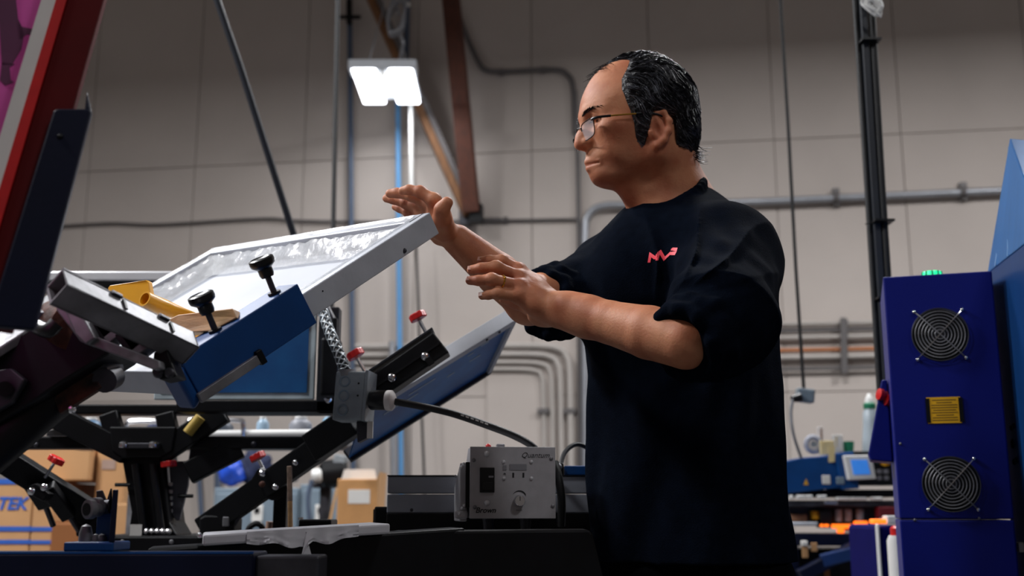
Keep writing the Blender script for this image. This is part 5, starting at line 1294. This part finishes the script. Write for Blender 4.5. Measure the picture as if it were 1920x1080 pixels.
# trunk under the shirt joins head and arms into one figure
CH = A3(P(1275, 520, 1.88))
body.cone(NB, CH, .066, .10, k=.05); body.cone(CH, LS, .085, .055, k=.05); body.cone(CH, RS, .085, .055, k=.05)
body.cone(CH, A3(P(1290, 1040, 1.88)), .11, .11, k=.05)
def hand(wrist, wr2, mcp, fingers, rad, thumb, trad, palm_r, thenar=None):
    w0 = A3(wrist)
    for i, m in enumerate(mcp): body.cone(w0 + (A3(wr2[i]) - w0), A3(m), palm_r[0], palm_r[1], k=.012)
    for i in range(len(mcp) - 1):
        body.cone((A3(wr2[i]) * .45 + A3(mcp[i]) * .55), (A3(wr2[i + 1]) * .45 + A3(mcp[i + 1]) * .55), palm_r[0] * .95, k=.012)
    for i, f in enumerate(fingers):
        ch = [A3(mcp[i])] + [A3(q) for q in f]
        r = rad[i]
        body.cone(ch[0], ch[1], r[0] * 1.05, r[1], k=.0045); body.cone(ch[1], ch[2], r[1] * .98, r[2], k=.0035); body.cone(ch[2], ch[3], r[2] * .98, r[3], k=.0035)
        body.ell(ch[1], (r[1] * 1.10,) * 3, k=.004)
    t = [A3(q) for q in thumb]
    for i in range(len(t) - 1): body.cone(t[i], t[i + 1], trad[i], trad[i + 1], k=.008)
    if thenar: body.ell(A3(thenar[0]), thenar[1], k=.015)
body.cone(LE * .2 + LW * .8, A3(P(1008, 562, 1.668)), .0255, .019, k=.03)
# left hand (near), back of the hand to the camera: index, middle, ring, little
def PP(l): return [P(*q) for q in l]
L_m = PP([(973, 508, 1.690), (973, 521, 1.672), (975, 538, 1.655), (972, 556, 1.648)])
hand(P(1050, 580, 1.660), PP([(1040, 566, 1.678), (1042, 574, 1.668), (1044, 584, 1.660), (1042, 594, 1.656)]), L_m,
     [PP([(941, 489, 1.685), (918, 488, 1.690), (902, 489, 1.696)]),
      PP([(930, 501, 1.655), (902, 503, 1.655), (884, 506, 1.660)]),
      PP([(922, 524, 1.632), (897, 526, 1.634), (881, 526, 1.640)]),
      PP([(933, 550, 1.632), (916, 553, 1.634), (904, 555, 1.640)])],
     [(.0105, .0092, .0080, .0068), (.0108, .0096, .0084, .0072), (.0105, .0092, .0080, .0070), (.0095, .0080, .0070, .0060)],
     PP([(1040, 590, 1.69), (1000, 578, 1.715), (968, 566, 1.725), (944, 560, 1.725)]), [.016, .014, .011, .008], (.0150, .0125), (P(1020, 592, 1.680), (.026, .02, .018)))
body.ell(A3(P(1058, 574, 1.625)), (.009,) * 3, k=.012)                                      # wrist bone
for i, m in enumerate(L_m): body.ell(A3(m) + np.array([0, -.006, .002]), (.0085,) * 3, k=.008)
wl0 = [P(1036, 570, 1.655), P(1038, 577, 1.650), P(1040, 586, 1.646)]
for i in range(3): body.cone(A3(wl0[i]) + np.array([0, -.006, 0]), A3(L_m[i]) + np.array([0, -.009, 0]), .0035, .004, k=.008)
# right hand behind the frame corner
R_m = PP([(814, 376, 1.690), (806, 383, 1.715), (797, 394, 1.735), (790, 406, 1.750)])
hand(RWr, PP([(836, 428, 1.725), (833, 432, 1.738), (829, 438, 1.750), (824, 442, 1.760)]), R_m,
     [PP([(788, 360, 1.695), (767, 356, 1.700), (755, 358, 1.705)]),
      PP([(772, 366, 1.725), (745, 362, 1.735), (731, 363, 1.740)]),
      PP([(762, 381, 1.755), (738, 374, 1.765), (725, 372, 1.770)]),
      PP([(766, 398, 1.775), (750, 391, 1.785), (741, 388, 1.790)])],
     [(.0105, .0094, .0083, .0072), (.0108, .0096, .0085, .0074), (.0105, .0092, .0082, .0072), (.0095, .0082, .0072, .0062)],
     PP([(834, 434, 1.715), (829, 410, 1.675), (828, 393, 1.660), (838, 380, 1.655)]), [.0170, .0140, .0108, .0096], (.0150, .0130), (P(824, 420, 1.705), (.018, .018, .022)))

# ---- shirt
tl = np.array([.70, -.714, 0]); tfw = np.array([-.714, -.70, 0])
st_py = [460, 520, 600, 700, 850, 1000, 1052]
st_px = [1262, 1266, 1270, 1274, 1282, 1293, 1296]
cen = [P(x, y, 1.88) for x, y in zip(st_px, st_py)]
tz = np.array([c.z for c in cen][::-1]); tx = np.array([c.x for c in cen][::-1])
tW = np.array([.178, .176, .174, .174, .182, .184, .150])       # hem ... chest top
tD = np.array([.136, .134, .131, .126, .122, .118, .090])
hem = tz[0]
def torso(p):
    x = np.interp(p[:, 2], tz, tx); q0 = p[:, 0] - x; q1 = p[:, 1] - 1.88
    l = q0 * tl[0] + q1 * tl[1]; f = q0 * tfw[0] + q1 * tfw[1]
    W_, D_ = np.interp(p[:, 2], tz, tW), np.interp(p[:, 2], tz, tD)
    ang = np.arctan2(f / D_, l / W_); zz = p[:, 2]
    low = np.clip((tz[-2] - zz) / .25, 0, 1)
    fold = (.0035 * np.sin(ang * 7 + 3 * np.sin(zz * 6)) + .0012 * np.sin(ang * 13 + zz * 9 + 2 * np.sin(zz * 13))) * low
    pw = 2.25; r = (np.abs(l / W_) ** pw + np.abs(f / D_) ** pw) ** (1 / pw)
    d = (r - 1) * np.minimum(W_, D_) + fold
    d = np.maximum(d, hem - zz)
    return -smin(-d, -(zz - tz[-1]), .03)
sh = SDF()
sh.fun(torso, [tx.min() - .26, 1.60, hem - .01], [tx.max() + .26, 2.16, tz[-1] + .03], .03)
NBs = A3(P(1262, 425, 1.88))
LSs, RSs = A3(P(1352, 486, 1.760)), A3(P(1148, 516, 1.970))
sh.cone(NBs, LSs, .074, .082, k=.05); sh.cone(NBs, RSs, .074, .072, k=.05)
sh.cone(A3(P(1300, 428, 1.93)), LSs, .070, .075, k=.04)
sh.ell(A3(P(1235, 540, 1.84)), (.13, .12, .13), k=.06)                                       # chest
LC = A3(P(1284, 645, 1.505)); RC = A3(P(1024, 572, 1.828))
def sleeve(a, b, ra, rb, ncut, seed):
    a, b = A3(a), A3(b); ba = b - a; L = np.linalg.norm(ba); u = ba / L; sd_ = np.cross(u, [0, 0, 1.]); sd_ /= np.linalg.norm(sd_); su = np.cross(sd_, u)
    def fn(p):
        q = p - a; t = np.clip(q @ u / L, 0, 1.02); rad = q - (t * L)[:, None] * u
        th = np.arctan2(rad @ su, rad @ sd_)
        w_ = np.clip((t - .25) / .75, 0, 1)
        fold = w_ * (.0035 * np.sin(t * L / .017 + 1.7 * np.sin(th * 2 + seed) + seed) + .0025 * np.sin(th * 5 + t * 9 + seed * 2))
        d = np.linalg.norm(rad, axis=1) - (ra + (rb - ra) * t) - fold * .9
        return np.maximum(d, q @ u - L)
    m = max(ra, rb) + .02
    sh.fun(fn, np.minimum(a, b) - m, np.maximum(a, b) + m, .035)
LM = A3(P(1350, 606, 1.555))
sleeve(LS, LM, .080, .077, None, .6)
sleeve(LM, LC, .074, .058, None, 1.6)
sleeve(RS, RC, .070, .060, None, 2.1)
# rolled cuffs
def cuff(c, axis, R, r, seed):
    c = A3(c); u = A3(axis); u /= np.linalg.norm(u); a = np.cross(u, [0, 0, 1.]); a /= np.linalg.norm(a); b = np.cross(u, a); n = 18
    pts = [c + a * (R * math.cos(2 * math.pi * i / n)) + b * (R * math.sin(2 * math.pi * i / n)) + u * (.006 * math.sin(3 * i + seed)) for i in range(n)]
    for i in range(n): sh.cone(pts[i], pts[(i + 1) % n], r * (1 + .25 * math.sin(i * 2.3 + seed)), r * (1 + .25 * math.sin((i + 1) * 2.3 + seed)), k=.008)
cuff(LC - (LC - LM) * .04, LC - LM, .050, .009, 1.0); cuff(LC - (LC - LM) * .32, LC - LM, .057, .010, 2.0)
cuff(RC - (RC - RS) * .02, RC - RS, .054, .009, 3.0); cuff(RC - (RC - RS) * .16, RC - RS, .057, .010, 4.0)
# drape folds radiating from the armpit and the shoulder
def folds(lines, r, sub):
    for l in lines:
        pts = [A3(P(*q)) for q in l]
        for i in range(len(pts) - 1): sh.cone(pts[i], pts[i + 1], r, r * .8, k=.014, sub=sub)
# neck opening
n0 = A3(P(1250, 372, 1.845)); nax = A3(P(1220, 318, 1.826)) - n0; nax /= np.linalg.norm(nax)
def neckcut(p):
    q = p - n0; t = q @ nax; rad = np.linalg.norm(q - t[:, None] * nax, axis=1)
    return np.maximum(rad - .064 - np.maximum(t, 0) * .25, -t - .012)
sh.fun(neckcut, n0 - .16, n0 + .16, .006, 's')
na = np.cross(nax, [0, 1., 0]); na /= np.linalg.norm(na); nb_ = np.cross(nax, na); n = 28
ringp = [n0 + na * (.0665 * math.cos(2 * math.pi * i / n)) + nb_ * (.0665 * math.sin(2 * math.pi * i / n)) - nax * .006 for i in range(n)]
for i in range(n): sh.cone(ringp[i], ringp[(i + 1) % n], .0075, k=.006)
# wrinkles as a gentle relief over the whole shirt
def wrinkle(p):
    x, y, z = p[:, 0], p[:, 1], p[:, 2]
    dx, dz = x - LSs[0], z - (LSs[2] - .10)
    th = np.arctan2(dz, dx - .02); rr = np.hypot(dx - .02, dz)
    g = np.exp(-((rr - .13) / .07) ** 2)
    g = g * np.clip((.03 - dx) / .06, 0, 1)
    return g * .0020 * np.sin(th * 14 + 8 * rr) + .0012 * np.sin(x * 60 + 25 * z + 4 * np.sin(y * 20)) * np.sin(z * 31 + x * 14)
fanc = A3(P(1246, 592, 1.62))
def fan_folds(p):
    dx, dz = p[:, 0] - fanc[0], p[:, 2] - fanc[2]; rr = np.hypot(dx, dz); th = np.arctan2(dz, dx)
    wr = np.clip((rr - .03) / .05, 0, 1) * np.clip((.27 - rr) / .10, 0, 1); wt = np.clip((th - .25) / .3, 0, 1) * np.clip((1.75 - th) / .3, 0, 1); wy_ = np.clip((1.92 - p[:, 1]) / .08, 0, 1)
    rid = (1 - np.abs(np.sin(th * 7.5 + 5 * rr + .6 * np.sin(22 * rr)))) ** 2.2
    return -.0095 * rid * wr * wt * wy_
sh.fun(fan_folds, [fanc[0] - .05, 1.4, fanc[2] - .05], [fanc[0] + .3, 2, fanc[2] + .3], 0, 'd')
sh.fun(wrinkle, [-1, 1, .7], [2, 3, 2], 0, 'd')

# ---- trousers and shoes (below the frame)
tr = SDF()
hipc = A3(P(1296, 1052, 1.88)); hz = hem
tr.ell(hipc + np.array([0, 0, -.02]), (.13, .125, .12), k=.04)
for s in (-1, 1):
    hp = hipc + tl * (.09 * s) + np.array([0, 0, -.04]); kn = hipc + tl * (.11 * s) + tfw * .02 + np.array([0, 0, -.40]); an = hipc + tl * (.12 * s) + np.array([0, 0, -hipc[2] + .09])
    tr.cone(hp, kn, .095, .07, k=.04); tr.cone(kn, an, .07, .06, k=.03)
shoe = []
for s in (-1, 1):
    an = hipc + tl * (.12 * s); an[2] = .05
    q = SDF(); q.cone(an + np.array([0, 0, .03]), an + np.array([0, 0, -.005]), .05, .045, k=.02); q.cone(an + np.array([0, 0, -.005]), an + tfw * .17 + np.array([0, 0, -.012]), .045, .038, k=.03); shoe.append(q)

# ---- materials of the man
def skin_mat():
    m = bpy.data.materials.new('skin'); m.use_nodes = True; nt = m.node_tree; nn = nt.nodes; b = nn['Principled BSDF']
    tcn = nn.new('ShaderNodeTexCoord'); nz = nn.new('ShaderNodeTexNoise'); nz.inputs['Scale'].default_value = 22; nz.inputs['Detail'].default_value = 6
    nt.links.new(tcn.outputs['Object'], nz.inputs['Vector'])
    rp_ = nn.new('ShaderNodeValToRGB'); rp_.color_ramp.elements[0].position = .32; rp_.color_ramp.elements[1].position = .7
    rp_.color_ramp.elements[0].color = rgb('AA6446'); rp_.color_ramp.elements[1].color = rgb('C88A66')
    nt.links.new(nz.outputs['Fac'], rp_.inputs[0])
    at = nn.new('ShaderNodeAttribute'); at.attribute_name = 'tint'
    mx = nn.new('ShaderNodeMix'); mx.data_type = 'RGBA'; mx.blend_type = 'MULTIPLY'; mx.inputs[0].default_value = 1.0
    nt.links.new(rp_.outputs[0], mx.inputs[6]); nt.links.new(at.outputs['Color'], mx.inputs[7]); nt.links.new(mx.outputs[2], b.inputs['Base Color'])
    b.inputs['Roughness'].default_value = .58; b.inputs['Specular IOR Level'].default_value = .35; b.inputs['Subsurface Weight'].default_value = .18
    b.inputs['Subsurface Radius'].default_value = (.010, .0035, .0018); b.inputs['Subsurface Scale'].default_value = .6
    n2 = nn.new('ShaderNodeTexNoise'); n2.inputs['Scale'].default_value = 260; n2.inputs['Detail'].default_value = 4
    nt.links.new(tcn.outputs['Object'], n2.inputs['Vector'])
    bp = nn.new('ShaderNodeBump'); bp.inputs['Strength'].default_value = .22; bp.inputs['Distance'].default_value = .002
    nt.links.new(n2.outputs['Fac'], bp.inputs['Height']); nt.links.new(bp.outputs[0], b.inputs['Normal'])
    return m
M_SKIN = skin_mat()
M_SHIRT = mat('navy_cotton', '070C16', 1.0, var=.2, scale=60, bump=.2, bscale=420, sheen=0.0, spec=.02)
M_TROU = mat('black_denim', '06070A', 1.0, var=.2, scale=60, bump=.2, bscale=400, spec=.02)
M_HAIR = mat('dark_hair', '15141A', .42, var=.3, scale=120, bump=.5, bscale=160, spec=.5)
M_HAIRG = mat('grey_hair', '60626A', .40, var=.3, scale=120)
M_SHOE = mat('black_leather', '101010', .4)
M_EYEW = mat('eye_white', 'C8BDB4', .25, var=.03); M_IRIS = mat('dark_iris', '1A0E08', .15)
M_GOLD = mat('gold', 'D8A848', .22, 1.0, var=.05); M_LENS = mat('spectacle_glass', 'E8ECF4', .03, alpha=.28, spec=.9)
M_RIM = mat('dark_rim', '2A2420', .3, .4); M_NAIL = mat('fingernail', 'D0A090', .3)

man = thing('person', 'man in black long sleeved shirt and glasses reaching both hands to the tilted screen', 'person', (hipc[0], hipc[1], 0))
bv = body.mesh(.002, (8, 2))
bo = sdf_obj('body', bv, M_SKIN, man)
q = hloc(bv[0]); tint = np.ones((len(q), 4)); a, b, c = q[:, 0], q[:, 1], q[:, 2]
def gs(x, y, z, sx, sy, sz): return np.exp(-((a - x) / sx) ** 2 - ((np.abs(b) - y) / sy) ** 2 - ((c - z) / sz) ** 2)
lip = np.clip(gs(.088, 0, -.0685, .012, .020, .0075) * 1.4, 0, 1)
tint[:, :3] *= 1 - lip[:, None] * np.array([.12, .26, .24])
beard = np.clip(gs(.05, .03, -.085, .045, .04, .03) + gs(.09, 0, -.055, .012, .025, .006) * .6, 0, 1) * .22
tint[:, :3] *= 1 - beard[:, None] * np.array([1.0, .9, .7])
red = np.clip(gs(-.010, .076, -.030, .025, .012, .04) + gs(.1, 0, -.033, .012, .016, .012) * .6, 0, 1)
tint[:, :3] *= 1 - red[:, None] * np.array([.0, .16, .16])
ca_ = bo.data.color_attributes.new('tint', 'FLOAT_COLOR', 'POINT'); ca_.data.foreach_set('color', tint.astype(np.float32).ravel())
so = sdf_obj('shirt', sh.mesh(.003, (8, 2)), M_SHIRT, man)
sdf_obj('trousers', tr.mesh(.008, (4, 2)), M_TROU, man)
for q_ in shoe: sdf_obj('shoe', q_.mesh(.006, (4, 2)), M_SHOE, man)
# eyes
for s in (-1, 1):
    e = obj('eye', MB().sphere(V(Hd(.0715, s * .032, -.0012)), .0122, 18), M_EYEW, man, smooth=True)
    gd = (HR @ np.array([.95, -.02 * s, -.28])); gd /= np.linalg.norm(gd)
    obj('iris', MB().lathe([(.0056, .0108), (.0050, .0118), (.0005, .0124)], V(Hd(.0715, s * .032, -.0012)), V(gd), 18), M_IRIS, e, smooth=True)

# ---- hair: shell plus locks
hr = SDF(); skull(hr, .015, .0); hr.fun(face_stack, HO - .16, HO + .16, .03)
hc = np.array([-.075, -.055, -.035, -.020, 0, .02, .04, .06, .08, .10, .12, .14])
hs = np.array([.020, .026, .028, .030, .036, .044, .050, .048, .036, .026, .014, .000])      # hairline at the sides
hm = np.array([.020, .026, .028, .030, .036, .044, .050, .060, .064, .066, .060, .040])      # hairline on the midline
def hoff(q):
    a, b, c = q[:, 0], q[:, 1], q[:, 2]; w_ = np.clip((np.abs(b) - .010) / .035, 0, 1)
    hl0 = np.interp(c, hc, hm) * (1 - w_) + np.interp(c, hc, hs) * w_
    t = np.clip((hl0 - a) / .045, -1, 1)
    lowc = np.where(a > -.012, -.048, np.where(a > -.056, -.006, -.068))
    lowc = np.interp(a, [-.075, -.045, -.036, .003, .009, .04], [-.070, -.064, -.004, -.004, -.062, -.062])
    u = np.clip((c - lowc) / .014, -1, 1)
    thick = .0105 - .0045 * np.clip((a - 0.0) / .05, 0, 1) + .002 * np.clip((-a - .03) / .05, 0, 1)
    m = np.minimum(t, u)
    return np.where(m < 0, .012 * m, thick * np.sqrt(np.clip(m, 0, 1)))
def hdisp(p):
    q = hloc(p); a, b, c = q[:, 0], q[:, 1], q[:, 2]; o = hoff(q)
    wv = np.sin(240 * c + 90 * a + 5 * np.sin(70 * a + 60 * b)) * np.sin(150 * a - 60 * c + 4 * np.sin(90 * c)) * .0013 + np.sin(520 * (a * .8 + c * .6) + 7 * np.sin(60 * c)) * .0008
    return -(o + np.where(o > .002, wv, 0)) - .0003
hr.fun(hdisp, HO - .3, HO + .3, 0, 'd')
hv = hr.mesh(.0022, (8, 2))
ql = hloc(hv[0]); keep_o = hoff(ql)
fm = (keep_o[hv[1]] > -.0045).any(1); ff = hv[1][fm]; us_, iv = np.unique(ff, return_inverse=True)
hv2 = (hv[0][us_], iv.reshape(ff.shape))
ho = sdf_obj('hair', hv2, M_HAIR, man)
rs = np.random.RandomState(4)
cand = np.where(keep_o[us_] > .0015)[0]
lockd, lockg = MB(), MB()
pick = rs.choice(cand, 5600); pos = hv2[0][pick].copy(); nS = len(pick)
hcen = Hd(-.012, 0, .02); side0 = hloc(pos.copy()); Ls = rs.uniform(.018, .042, nS); lift = rs.uniform(.0000, .0024, nS); ph = rs.uniform(-.5, .5, nS)
track = [pos.copy()]
for st in range(5):
    ql_ = hloc(pos.copy()); nr = pos - hcen; nr /= np.linalg.norm(nr, axis=1)[:, None]
    fl0 = np.stack([np.full(nS, -.72), .10 * np.sign(ql_[:, 1]), np.where(ql_[:, 2] > .085, -.10, -.66)], 1)
    front = (ql_[:, 0] > .03) & (ql_[:, 2] > .07)
    fl0[front] = np.array([-.55, 0, .1]); fl0[front, 1] = .5 * np.sign(ql_[front, 1] + .005)
    fw_ = fl0 @ HR.T; sdv = np.cross(nr, fw_)
    wob = .75 * np.sin(70 * ql_[:, 0] + 55 * ql_[:, 2] + 30 * ql_[:, 1]) + .5 * np.sin(130 * ql_[:, 2] - 60 * ql_[:, 0]) + ph
    dv = fw_ + sdv * wob[:, None] * .55; dv -= nr * np.sum(dv * nr, 1)[:, None]; dv /= np.linalg.norm(dv, axis=1)[:, None]
    pos = pos + dv * (Ls / 5)[:, None]; d_ = hr(pos)
    pos = pos - nr * (np.clip(d_, -.01, .02) - lift * math.sin((st + 1) / 5 * 2.2))[:, None]
    track.append(pos.copy())
for k in range(nS):
    sb_ = side0[k, 0] > -.02 and side0[k, 2] < .05
    g = lockg if rs.rand() < (.36 if sb_ else .20) else lockd
    g.tube([V(t[k]) for t in track], [.0006, .0009, .0009, .0008, .0006, .0002], 3, cap=False)
# wisps over the forehead and tuft at the nape
for k in range(90):
    b0 = rs.uniform(-.035, .035); q = np.array([rs.uniform(.045, .066), b0, 0]); q[2] = .03 + .09 * math.sqrt(max(0, 1 - (q[0] / .0965) ** 2 - (b0 / .0755) ** 2))
    d0 = np.array([.55, rs.normal(0, .4), .55]) + rs.normal(0, .2, 3); d0 /= np.linalg.norm(d0); L = rs.uniform(.014, .028)
    lockd.tube([V(Hd(*(q + d0 * L * t + np.array([.3, 0, -1.0]) * L * .7 * t * t))) for t in (0, .35, .7, 1)], [.0006, .0006, .0005, .0002], 3, cap=False)
for k in range(160):
    q = np.array([-.083 + rs.normal(0, .004), rs.uniform(-.03, .045), -.052 + rs.normal(0, .007)]); d0 = np.array([-.65, rs.normal(0, .25), -.75]); d0 /= np.linalg.norm(d0); L = rs.uniform(.015, .030)
    lockd.tube([V(Hd(*(q + d0 * L * t + np.array([-.6, 0, .9]) * L * .55 * t * t))) for t in (0, .35, .7, 1)], [.0008, .0008, .0006, .0002], 3, cap=False)
obj('locks', lockd, M_HAIR, ho, smooth=True); obj('grey_locks', lockg, M_HAIRG, ho, smooth=True)
for s in (-1, 1):
    eb_, el_ = MB(), MB()
    for k in range(170):
        t = rs.rand(); b0 = .010 + .040 * t; q = np.array([.1020 - .021 * t ** 1.6, s * b0, .0165 + .004 * math.sin(t * 2.4) + rs.uniform(-.0030, .0030) * (1 - .5 * t)])
        d0 = np.array([-.35 * t, s * 1.0, .35 - .7 * t]) + rs.normal(0, .18, 3); d0 /= np.linalg.norm(d0); L = rs.uniform(.006, .010)
        eb_.tube([V(Hd(*(q + d0 * L * u))) for u in (0, .5, 1)], [.0006, .0006, .0002], 3, cap=False)
    for k in range(46):
        t = rs.rand(); q = np.array([.0885 - .008 * t ** 2, s * (.020 + .028 * t), .0012 + .002 * math.sin(t * 3)]); d0 = np.array([.7, s * .3, -.45]) + rs.normal(0, .15, 3); d0 /= np.linalg.norm(d0)
        el_.tube([V(Hd(*(q + d0 * .006 * u))) for u in (0, .5, 1)], [.0006, .0005, .0002], 3, cap=False)
    obj('eyebrow', eb_, M_HAIR, man, smooth=True); obj('eyelashes', el_, M_HAIR, man, smooth=True)
# stray fingernails of the near hand
for tip, dr in (((902, 489, 1.696), (941, 489, 1.685)), ((884, 506, 1.660), (930, 501, 1.655)), ((881, 526, 1.640), (922, 524, 1.632)), ((904, 555, 1.640), (933, 550, 1.632))):
    t_, r_ = P(*tip), P(*dr); d = (t_ - r_).normalized(); o_ = t_ + V((0, -.0056, .0022)) + d * .001
    nrm = V((0, -.92, .38)); nrm = (nrm - d * nrm.dot(d)).normalized(); sd_ = d.cross(nrm)
    obj('fingernail', MB().obox(o_, d, sd_, nrm, .010, .0075, .0016), M_NAIL, man, bevel=.0012)

# ---- printed letters on the chest
def on_shirt(pix, lift=.0012):
    d = np.array([ray(*q) for q in pix]); d /= np.linalg.norm(d, axis=1)[:, None]; o = np.array([0, 0, CAM_Z]); t = np.full(len(d), 1.4)
    for _ in range(45): t += .8 * np.minimum(sh(o + d * t[:, None]), .06)
    return [V(q) for q in o + d * (t - lift)[:, None]]
zq_ = lambda x, y: (1180 + x / 13.5, 440 + y / 13.5)
lg = MB()
quads = [[(462, 710), (530, 705), (572, 480), (508, 438)], [(508, 438), (650, 535), (632, 630), (535, 560)], [(615, 620), (690, 470), (745, 480), (672, 620)], [(658, 652), (735, 650), (772, 500), (715, 430)],
         [(730, 432), (800, 378), (905, 560), (868, 668)], [(868, 668), (890, 565), (1040, 425), (1020, 520)], [(985, 515), (1150, 515), (1200, 418), (1030, 436)], [(1042, 402), (1068, 346), (1105, 326), (1110, 402)],
         [(1100, 326), (1222, 330), (1196, 420), (1100, 406)]]
for qd in quads:
    n = 4; g = []
    for i in range(n + 1):
        for j in range(n + 1):
            s, t = i / n, j / n
            x = (1 - s) * (1 - t) * qd[0][0] + s * (1 - t) * qd[1][0] + s * t * qd[2][0] + (1 - s) * t * qd[3][0]
            y = (1 - s) * (1 - t) * qd[0][1] + s * (1 - t) * qd[1][1] + s * t * qd[2][1] + (1 - s) * t * qd[3][1]
            g.append(zq_(x, y))
    lg.add(on_shirt(g), [(i * (n + 1) + j, (i + 1) * (n + 1) + j, (i + 1) * (n + 1) + j + 1, i * (n + 1) + j + 1) for i in range(n) for j in range(n)])
obj('chest_print', lg, mat('red_print', 'F0364A', .6, var=.05), so)

# ---- glasses and ring
gl = thing('eyeglasses', 'thin rimmed glasses worn by the man', 'glasses', V(Hd(.098, 0, -.03)))
def lens_pt(s, u, v): return (.1055 - .0050 * ((u - .008) / .045) ** 2 * 1.6 - .004 * (v < 0) * abs(v) / .02, s * u, v)
for s in (-1, 1):
    lw0, lw1, v0, v1 = .0100, .0520, -.0310, -.0010
    out = [(lw0 + .003, v1 - .002), (lw0 + .012, v1), (lw1 - .010, v1), (lw1, v1 - .003), (lw1 + .0005, -.015), (lw1 - .0015, v0 + .006), (lw1 - .008, v0 + .0005), (lw0 + .009, v0 + .0005), (lw0 + .002, v0 + .006), (lw0, -.015)]
    pts = [V(Hd(*lens_pt(s, u, v))) for u, v in out]
    sm = bez(pts + [pts[0]], 4)[:-1]
    obj('rim', MB().tube(sm, .0009, 6, closed=True), M_RIM, gl, smooth=True)
    cpt = sum(sm, V()) / len(sm)
    le = MB(); le.add([cpt] + sm, [(0, i + 1, (i + 1) % len(sm) + 1) for i in range(len(sm))]); obj('lens', le, M_LENS, gl, smooth=True)
    tp = [V(Hd(.0985, s * .0525, -.0050)), V(Hd(.092, s * .0655, -.0058)), V(Hd(.060, s * .0735, -.0062)), V(Hd(.030, s * .0785, -.0066)), V(Hd(.005, s * .0800, -.0070)), V(Hd(-.020, s * .0790, -.012)), V(Hd(-.034, s * .0760, -.022))]
    obj('temple', MB().tube(bez(tp, 5), .0015, 8), M_GOLD if s == 1 else M_RIM, gl, smooth=True)
    obj('temple_tip', MB().tube(bez(tp[3:], 5), .0021, 8), M_BLACKP, gl, smooth=True)
    obj('temple_front', MB().tube(bez(tp[:3], 5)[:9], .0023, 8), M_BLACKP, gl, smooth=True)
    obj('hinge', MB().obox((tp[0] + tp[1]) / 2, *frame_from(tp[1] - tp[0]), .012, .003, .004), M_BLACKP, gl, bevel=.0006)
    obj('nose_pad', MB().sphere(V(Hd(.0985, s * .010, -.016)), .0030, 8, (.7, .5, 1)), M_LENS, gl, smooth=True)
obj('bridge', MB().tube(bez([V(Hd(.1055, -.0115, -.006)), V(Hd(.108, 0, -.003)), V(Hd(.1055, .0115, -.006))], 5), .0011, 6), M_RIM, gl, smooth=True)
ra_, rb_ = A3(L_m[2]), A3(P(922, 524, 1.632))
rc = V(ra_ + (rb_ - ra_) * .66); rd = V(rb_ - ra_).normalized(); fx_ = frame_from(rd)
rgp = [rc + (fx_[1] * math.cos(t * math.pi / 16) + fx_[2] * math.sin(t * math.pi / 16)) * .0106 for t in range(32)]
rg_ = thing('finger_ring', 'gold ring on the ring finger of the near hand', 'ring', rc)
obj('band', MB().tube(rgp, .0014, 8, closed=True), M_GOLD, rg_, smooth=True)
obj('stone_setting', MB().sphere(rc + (V((0, -.9, .45)) - rd * V((0, -.9, .45)).dot(rd)).normalized() * .0112, .0022, 8), M_GOLD, rg_, smooth=True)
